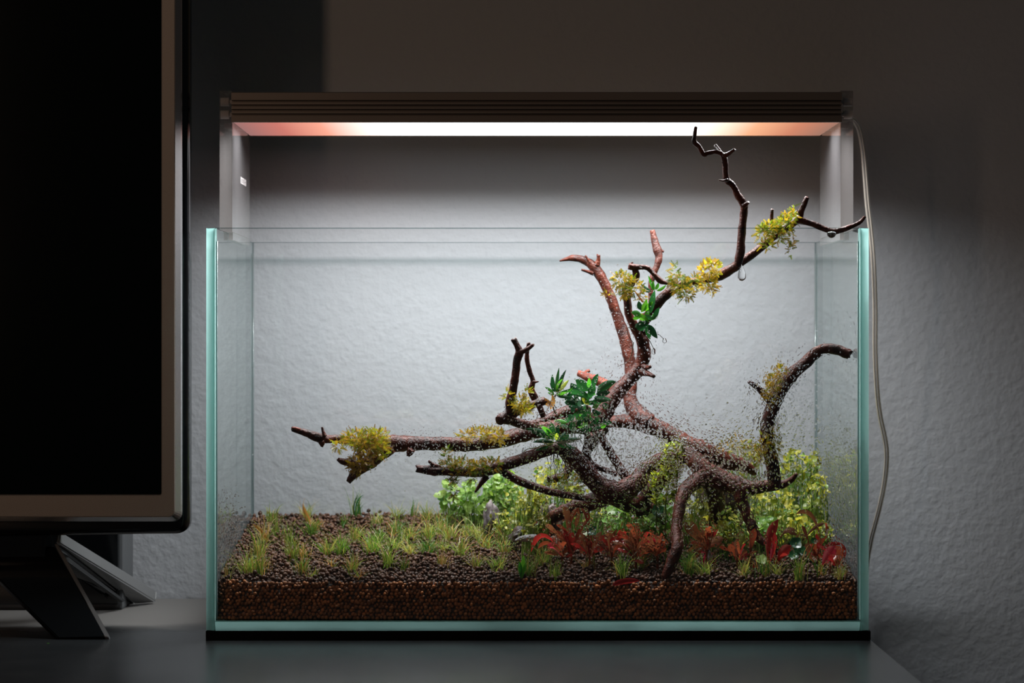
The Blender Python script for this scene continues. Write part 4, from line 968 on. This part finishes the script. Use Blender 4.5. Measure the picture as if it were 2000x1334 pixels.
# ------------------------------------------------------------------ red plants
R1, R2, R3, R4 = M['red_leaf'], M['rust_leaf'], M['brown_leaf'], M['pink_leaf']
def red(label, px, py, D, leaves, filler=0, fspread=(18, 40), mats=(R2, R3, R3, R1)):
    b = P(px, py, D); b.z = soil_h(b.x, b.y)
    t = thing('red_plant', label, 'plant', b, 'red-leaved plants along the front')
    for lf in leaves:
        px_leaf(t, lf[0], lf[1], lf[2] * 1.25, lf[3], D + (lf[6] if len(lf) > 6 else 0), random.uniform(-.006, .006), ctrl=lf[4] if len(lf) > 4 else None, roll=lf[5] if len(lf) > 5 else random.uniform(-.5, .5), prof='paddle', fold=.14)
    for k in range(filler):
        a = math.radians(random.uniform(15, 165)); l_ = random.uniform(*fspread) * 1.25
        tx = px + l_ * math.cos(a) * .9; ty = py - l_ * math.sin(a)
        ca = (px + (tx - px) * .45 + random.uniform(-7, 7), py - (py - ty) * random.uniform(.6, 1.15))
        px_leaf(t, (px + random.gauss(0, 3), py + 2), (tx, ty), random.uniform(9, 19), random.choice(mats), D + random.uniform(-.008, .008), random.uniform(-.014, .014), ctrl=ca, roll=random.uniform(-1.1, 1.1), prof='paddle', fold=.16)
    mesh('stem', *tube([b - Vector((0, 0, .004)), P(px, py - 6, D), P(px + random.uniform(-4, 4), py - 16, D)], [.0012, .001, .0006], 6), R2, t)
red('red plant with one leaf arching over to the left, leftmost of the red plants', 1098, 1086, 2.06,
    [((1100, 1082), (1037, 1078), 13, R1, (1054, 1012), .35), ((1098, 1084), (1050, 1072), 10, R2, (1070, 1044), .4), ((1096, 1086), (1068, 1070), 14, M['pink_leaf'], (1082, 1058), .5), ((1104, 1088), (1118, 1084), 9, R1, None, .3), ((1092, 1086), (1062, 1078), 10, R3, None, .6)], 5, (16, 34))
red('tall rusty plant with drooping glossy leaves beside the arched red leaf', 1116, 1078, 2.07,
    [((1114, 1050), (1100, 988), 17, R3, (1112, 1010), .3), ((1112, 1046), (1108, 1000), 12, R2, (1104, 1020), .9), ((1114, 1036), (1130, 992), 10, R2, (1112, 1004), .2), ((1130, 992), (1124, 1030), 10, R3, (1132, 1005), .3), ((1126, 994), (1150, 1028), 12, R2, (1150, 990), .3),
     ((1128, 1030), (1152, 1012), 9, R2, (1142, 1026), .4), ((1112, 1078), (1120, 1040), 17, R1, (1110, 1056), .5), ((1118, 1084), (1116, 1044), 14, R2, (1122, 1060), .2), ((1112, 1042), (1086, 1024), 8, R2, (1102, 1032), .4), ((1106, 1060), (1066, 1024), 14, R3, (1074, 1030), .7), ((1110, 1062), (1084, 1036), 12, R2, None, .3)], 9, (20, 46))
red('bushy red-brown plant, third of the left group of red plants', 1152, 1086, 2.055,
    [((1150, 1084), (1146, 1042), 10, R1, (1154, 1064), .3), ((1152, 1082), (1158, 1040), 12, R1, None, .4), ((1154, 1074), (1180, 1046), 11, R1, (1166, 1054), .3), ((1148, 1080), (1132, 1046), 10, R2, None, .3)], 18, (18, 46))
red('bushy rust plant with glossy brown leaves, fourth of the left group of red plants', 1195, 1086, 2.055,
    [((1186, 1076), (1206, 1046), 10, R1, (1190, 1056), .3), ((1196, 1080), (1214, 1040), 12, R2, None, .5), ((1176, 1084), (1210, 1086), 10, M['olive'], (1194, 1076), .6)], 22, (20, 50))
red('upright rusty plant with bundled leaves, fifth of the left group of red plants', 1242, 1090, 2.05,
    [((1240, 1088), (1248, 1028), 16, R2, (1238, 1056), .4), ((1236, 1088), (1232, 1036), 15, R3, None, .5), ((1246, 1088), (1240, 1040), 14, R2, None, .8), ((1232, 1096), (1258, 1100), 13, R1, (1246, 1090), .5)], 20, (22, 56))
red('plant with a bright pink curled leaf at the left of the front wooden leg', 1284, 1084, 2.05,
    [((1256, 1074), (1280, 1056), 12, R4, (1262, 1052), .2), ((1280, 1058), (1266, 1060), 13, R4, (1276, 1050), .4), ((1300, 1080), (1274, 1052), 12, R3, (1290, 1056), .5)], 14, (18, 40), (R2, R3, R3))
red('brown and rust plant with spread leaves right of the front wooden leg', 1380, 1072, 2.055,
    [((1378, 1064), (1336, 1024), 17, R3, (1352, 1046), .4), ((1378, 1066), (1350, 1018), 16, R3, (1356, 1036), .8), ((1380, 1064), (1400, 1034), 14, R1, (1386, 1046), .4), ((1382, 1066), (1414, 1052), 16, R3, (1398, 1050), .4), ((1376, 1068), (1342, 1078), 13, R3, (1358, 1068), .8),
     ((1380, 1080), (1362, 1080), 8, R4, (1368, 1076), .3), ((1380, 1074), (1382, 1116), 13, R4, (1374, 1096), .2), ((1384, 1072), (1386, 1098), 14, M['stone'], (1390, 1082), .3), ((1374, 1070), (1352, 1096), 14, R2, None, .5), ((1386, 1072), (1398, 1104), 14, R2, None, .5)], 12, (18, 40), (R2, R2, R3))
red('low red plant with pink leaf bases left of the spoon-shaped leaf', 1440, 1092, 2.05,
    [((1444, 1090), (1426, 1062), 17, R2, (1428, 1080), .3), ((1442, 1078), (1454, 1044), 13, M['olive'], (1444, 1058), .3), ((1436, 1094), (1460, 1080), 10, R4, (1448, 1082), .3), ((1438, 1096), (1466, 1096), 9, R4, (1454, 1086), .4), ((1430, 1078), (1404, 1068), 13, R2, None, .8), ((1440, 1094), (1480, 1076), 6, R2, (1462, 1082), .2), ((1470, 1096), (1476, 1110), 10, R1, None, .3)], 9, (18, 36), (R2, R1, R3))
red('single spoon-shaped orange-brown leaf on a thin stalk', 1466, 1076, 2.052, [((1466, 1078), (1474, 1032), 16, R2, (1468, 1056), .1)], 0)
red('plant with the tallest pointed crimson leaf', 1502, 1098, 2.04,
    [((1500, 1100), (1520, 1014), 20, R1, (1494, 1050), .15, -.004), ((1503, 1100), (1513, 1040), 14, R1, (1518, 1066), -.5, -.006), ((1504, 1100), (1510, 1062), 8, R4, None, .3, -.008)], 0)
red('plant with an oblique dark red leaf beside the pennywort leaves', 1518, 1100, 2.045, [((1516, 1104), (1546, 1066), 22, R1, (1522, 1078), .2), ((1522, 1100), (1566, 1036), 4, R3, (1540, 1070), .2), ((1524, 1050), (1556, 1046), 18, R3, (1540, 1022), .5, .01)], 4, (14, 28))
red('plant with long arching brown leaves at the right', 1598, 1088, 2.055,
    [((1604, 1062), (1554, 1004), 11, R3, (1592, 982), .3), ((1604, 1064), (1612, 1020), 7, R2, (1622, 1040), .3), ((1570, 1056), (1612, 1022), 8, R3, (1588, 1024), .3), ((1596, 1084), (1594, 1042), 9, R1, (1600, 1062), .2), ((1592, 1088), (1588, 1060), 12, R2, None, .4), ((1612, 1022), (1616, 1026), 8, R4, None, .2),
     ((1590, 1098), (1578, 1060), 18, R3, (1572, 1080), .6), ((1580, 1062), (1566, 1026), 8, R2, (1574, 1040), .3), ((1604, 1074), (1642, 1064), 8, R1, (1624, 1056), .2), ((1600, 1082), (1630, 1070), 8, R2, (1614, 1078), .3)], 5, (16, 34))
red('broad folded crimson plant in the right front corner', 1622, 1102, 2.04,
    [((1606, 1104), (1632, 1066), 26, R4, (1612, 1090), .25, -.004), ((1634, 1104), (1632, 1066), 22, R2, (1646, 1084), .3), ((1608, 1100), (1648, 1106), 12, R1, (1628, 1096), .5), ((1624, 1060), (1650, 1090), 10, R1, (1652, 1056), .2), ((1620, 1080), (1596, 1062), 8, R1, None, .3), ((1612, 1092), (1598, 1082), 8, R2, None, .3)], 3, (14, 30), (R1, R2))
pw = thing('pennywort_sprig', 'three dark green round lobed leaves among the red plants at the right', 'plant', ground(1560, 1096))
dk = disc_mesh('round_leaf', M['bright_leaf'], 6, .3); dk.materials[0] = M['dark_leaf']
for x_, y_, s_ in ((1555, 1060, 13), (1566, 1076, 11), (1551, 1083, 11), (1590, 1056, 7), (1558, 1072, 8)):
    q = P(x_, y_, 2.03); inst('leaf', dk, pw, q, Vector((0, 0, 1)).rotation_difference(Vector((random.gauss(0, .2), -.8, .6)).normalized()), s_ * 2.03 / F)
    mesh('stem', *tube([Vector((P(1562, 1096, 2.035).x, .035, soil_h(.26, .035))), q + Vector((0, .002, -.004)), q], [.0006, .0005, .0004], 5), M['stem_green'], pw)
pg = thing('pennywort_sprig', 'pale round leaf low between the crimson leaf and the grass', 'plant', ground(1488, 1104))
inst('leaf', LM['penny'][1], pg, P(1488, 1092, 2.04), Vector((0, 0, 1)).rotation_difference(Vector((0, -.7, .7)).normalized()), 12 * 2.04 / F)
mesh('stem', *tube([P(1488, 1108, 2.04), P(1488, 1093, 2.041)], [.0006, .0005], 5), M['stem_green'], pg)
for lab, x_, y_, D_, sz in (('large blue-green round leaf beside the front wooden leg', 1286, 998, 2.075, 14), ('blue-green round leaf over the tall rusty plant', 1156, 1036, 2.05, 12)):
    t = thing('pennywort_sprig', lab, 'plant', P(x_, y_ + 30, D_ + .01))
    inst('leaf', dk, t, P(x_, y_, D_), Vector((0, 0, 1)).rotation_difference(Vector((.1, -.75, .65)).normalized()), sz * D_ / F)
    inst('leaf', LM['penny'][1], t, P(x_ - 10, y_ + 8, D_ + .004), Vector((0, 0, 1)).rotation_difference(Vector((-.4, -.5, .7)).normalized()), sz * .8 * D_ / F)
    q = P(x_, y_, D_); mesh('stem', *tube([Vector((q.x + .003, q.y + .01, soil_h(q.x, q.y + .01))), q], [.0007, .0005], 5), M['stem_green'], t)
fl_ = mesh('fallen_leaf', *leaf_vf(P(1196, 1143, 2.0105), P(1214, 1132, 2.0105), P(1250, 1134, 2.0110), .0052, .15, prof='oval'), M['red_leaf'])
set_tag(fl_, 'dark red fallen leaf caught between soil and front glass', 'leaf')
cr = mesh('plant_crumb', *leaf_vf(P(86, 1261, 1.978), P(93, 1258, 1.978) + Vector((0, 0, .002)), P(99, 1261, 1.975), .003, .9, prof='oval'), M['bright_leaf'])
set_tag(cr, 'tiny green plant crumb on the sideboard below the television', 'leaf')

# ------------------------------------------------------------------ water
def drop(px, py, D, rpx, label, tall=1.2, tail=0.0):
    v, f = ico(3); c = P(px, py, D); r = rpx * D / F; V = []
    for q in v:
        x, y, z = q
        if z > 0: k = 1 - tail * z * z; V.append(c + Vector((x * r * k, y * r * k, z * r * (tall + tail))))
        else: V.append(c + Vector((x * r, y * r, z * r)))
    o = mesh('water_drop', V, [tuple(t) for t in f], M['water']); set_tag(o, label, 'drop', 'hanging water drops')
drop(1449, 541, 2.072, 8, 'large water drop hanging where the tall twig leaves the high branch', 2.4, .6)
drop(1298, 666, 2.08, 4.5, 'small water drop at the right end of a root under the high plant')
drop(1277, 688, 2.08, 4.5, 'small water drop at the end of the lower root under the high plant', 1.5, .4)
drop(1624, 456, 2.06, 9, 'wide water drop under the branch that reaches over the right rim', .5)

def beads(name, label, plane, spots):
    """condensation: open caps of water lying on the glass"""
    R, K = 7, 3; VV, FF = [], []; off = 0
    base = [(0, 0, 1.0)] + [(math.sin(a) * math.cos(b), math.sin(a) * math.sin(b), math.cos(a)) for a in np.linspace(.5, 1.15, K) for b in np.arange(R) * 2 * math.pi / R]
    base = np.array(base); base[:, 2] -= base[:, 2].min(); base[:, :2] /= np.abs(base[:, :2]).max()
    f = [(0, 1 + k, 1 + (k + 1) % R) for k in range(R)]
    for j in range(K - 1):
        for k in range(R):
            a = 1 + j * R + k; b = 1 + j * R + (k + 1) % R; f += [(a, a + R, b + R), (a, b + R, b)]
    f = np.array(f)
    for (u, v, r, el) in spots:
        q = base * r; q[:, 1] *= el
        th = rng.uniform(-.5, .5); cx, sx = math.cos(th), math.sin(th)
        du = q[:, 0] * cx - q[:, 1] * sx; dv = q[:, 0] * sx + q[:, 1] * cx
        if plane == 'front': X = np.stack([u + du, IY0 + .00003 + q[:, 2] * .55, v + dv], 1); ff = f[:, ::-1] + off
        elif plane == 'right': X = np.stack([IX1 - .00003 - q[:, 2] * .8, u + du, v + dv], 1); ff = f[:, ::-1] + off
        else: X = np.stack([IX0 + .00003 + q[:, 2] * .8, u + du, v + dv], 1); ff = f + off
        VV.append(X); FF.append(ff); off += len(base)
    V = np.concatenate(VV); Ft = np.concatenate(FF)
    org = V.mean(0); V = V - org
    me = bpy.data.meshes.new(name); me.vertices.add(len(V)); me.vertices.foreach_set('co', V.astype(np.float32).ravel())
    me.loops.add(Ft.size); me.loops.foreach_set('vertex_index', Ft.astype(np.int32).ravel())
    me.polygons.add(len(Ft)); me.polygons.foreach_set('loop_start', np.arange(0, Ft.size, 3, dtype=np.int32)); me.polygons.foreach_set('use_smooth', np.ones(len(Ft), bool))
    me.update(calc_edges=True); me.materials.append(M['water'])
    o = bpy.data.objects.new(name, me); o.location = org; COL.objects.link(o)
    set_tag(o, label, 'condensation', kind='stuff')
def fx(px): return (px - 1000) * 2.008 / F
def fz(py): return CZ - (py - 667) * 2.008 / F
def gauss_spots(n, cx, cy, sx, sy, r0, r1, e0=.9, e1=1.5):
    out = []
    while len(out) < n:
        a, b = rng.normal(cx, sx), rng.normal(cy, sy)
        if 424 < a < 1674 and 470 < b < 1128: out.append((fx(a), fz(b), rng.uniform(r0, r1) * 2.008 / F, rng.uniform(e0, e1)))
    return out
sp = gauss_spots(2300, 1270, 890, 95, 60, 1.0, 2.2) + gauss_spots(1300, 1440, 890, 95, 70, 1.2, 3.0) + gauss_spots(1500, 1130, 880, 70, 70, .8, 1.8) + gauss_spots(900, 1520, 770, 50, 60, 1.0, 2.2) \
   + gauss_spots(1200, 900, 865, 120, 40, .7, 1.4) + gauss_spots(700, 1240, 730, 60, 90, .7, 1.4) + gauss_spots(900, 1640, 960, 25, 110, 1.0, 2.2, 1, 2) + gauss_spots(700, 1250, 1050, 150, 40, 1.4, 3.2) + gauss_spots(300, 450, 1040, 12, 60, .8, 1.8, 1, 2.5)
beads('condensation', 'fine water droplets misting the inside of the front glass', 'front', sp)
sp = [(rng.uniform(IY0 + .01, IY1 - .01), rng.uniform(.09, .30) if rng.random() < .35 else rng.uniform(.07, .18), rng.uniform(.0004, .0011), rng.uniform(1, 1.8)) for _ in range(2200)]
beads('condensation', 'water droplets on the inside of the right side glass', 'right', sp)
sp = [(rng.normal(.06, .03), rng.uniform(.06, .13), rng.uniform(.0004, .001), rng.uniform(1, 2.5)) for _ in range(350)]
sp = [s for s in sp if s[0] > IY0 + .004]
beads('condensation', 'few water droplets on the inside of the left side glass', 'left', sp)
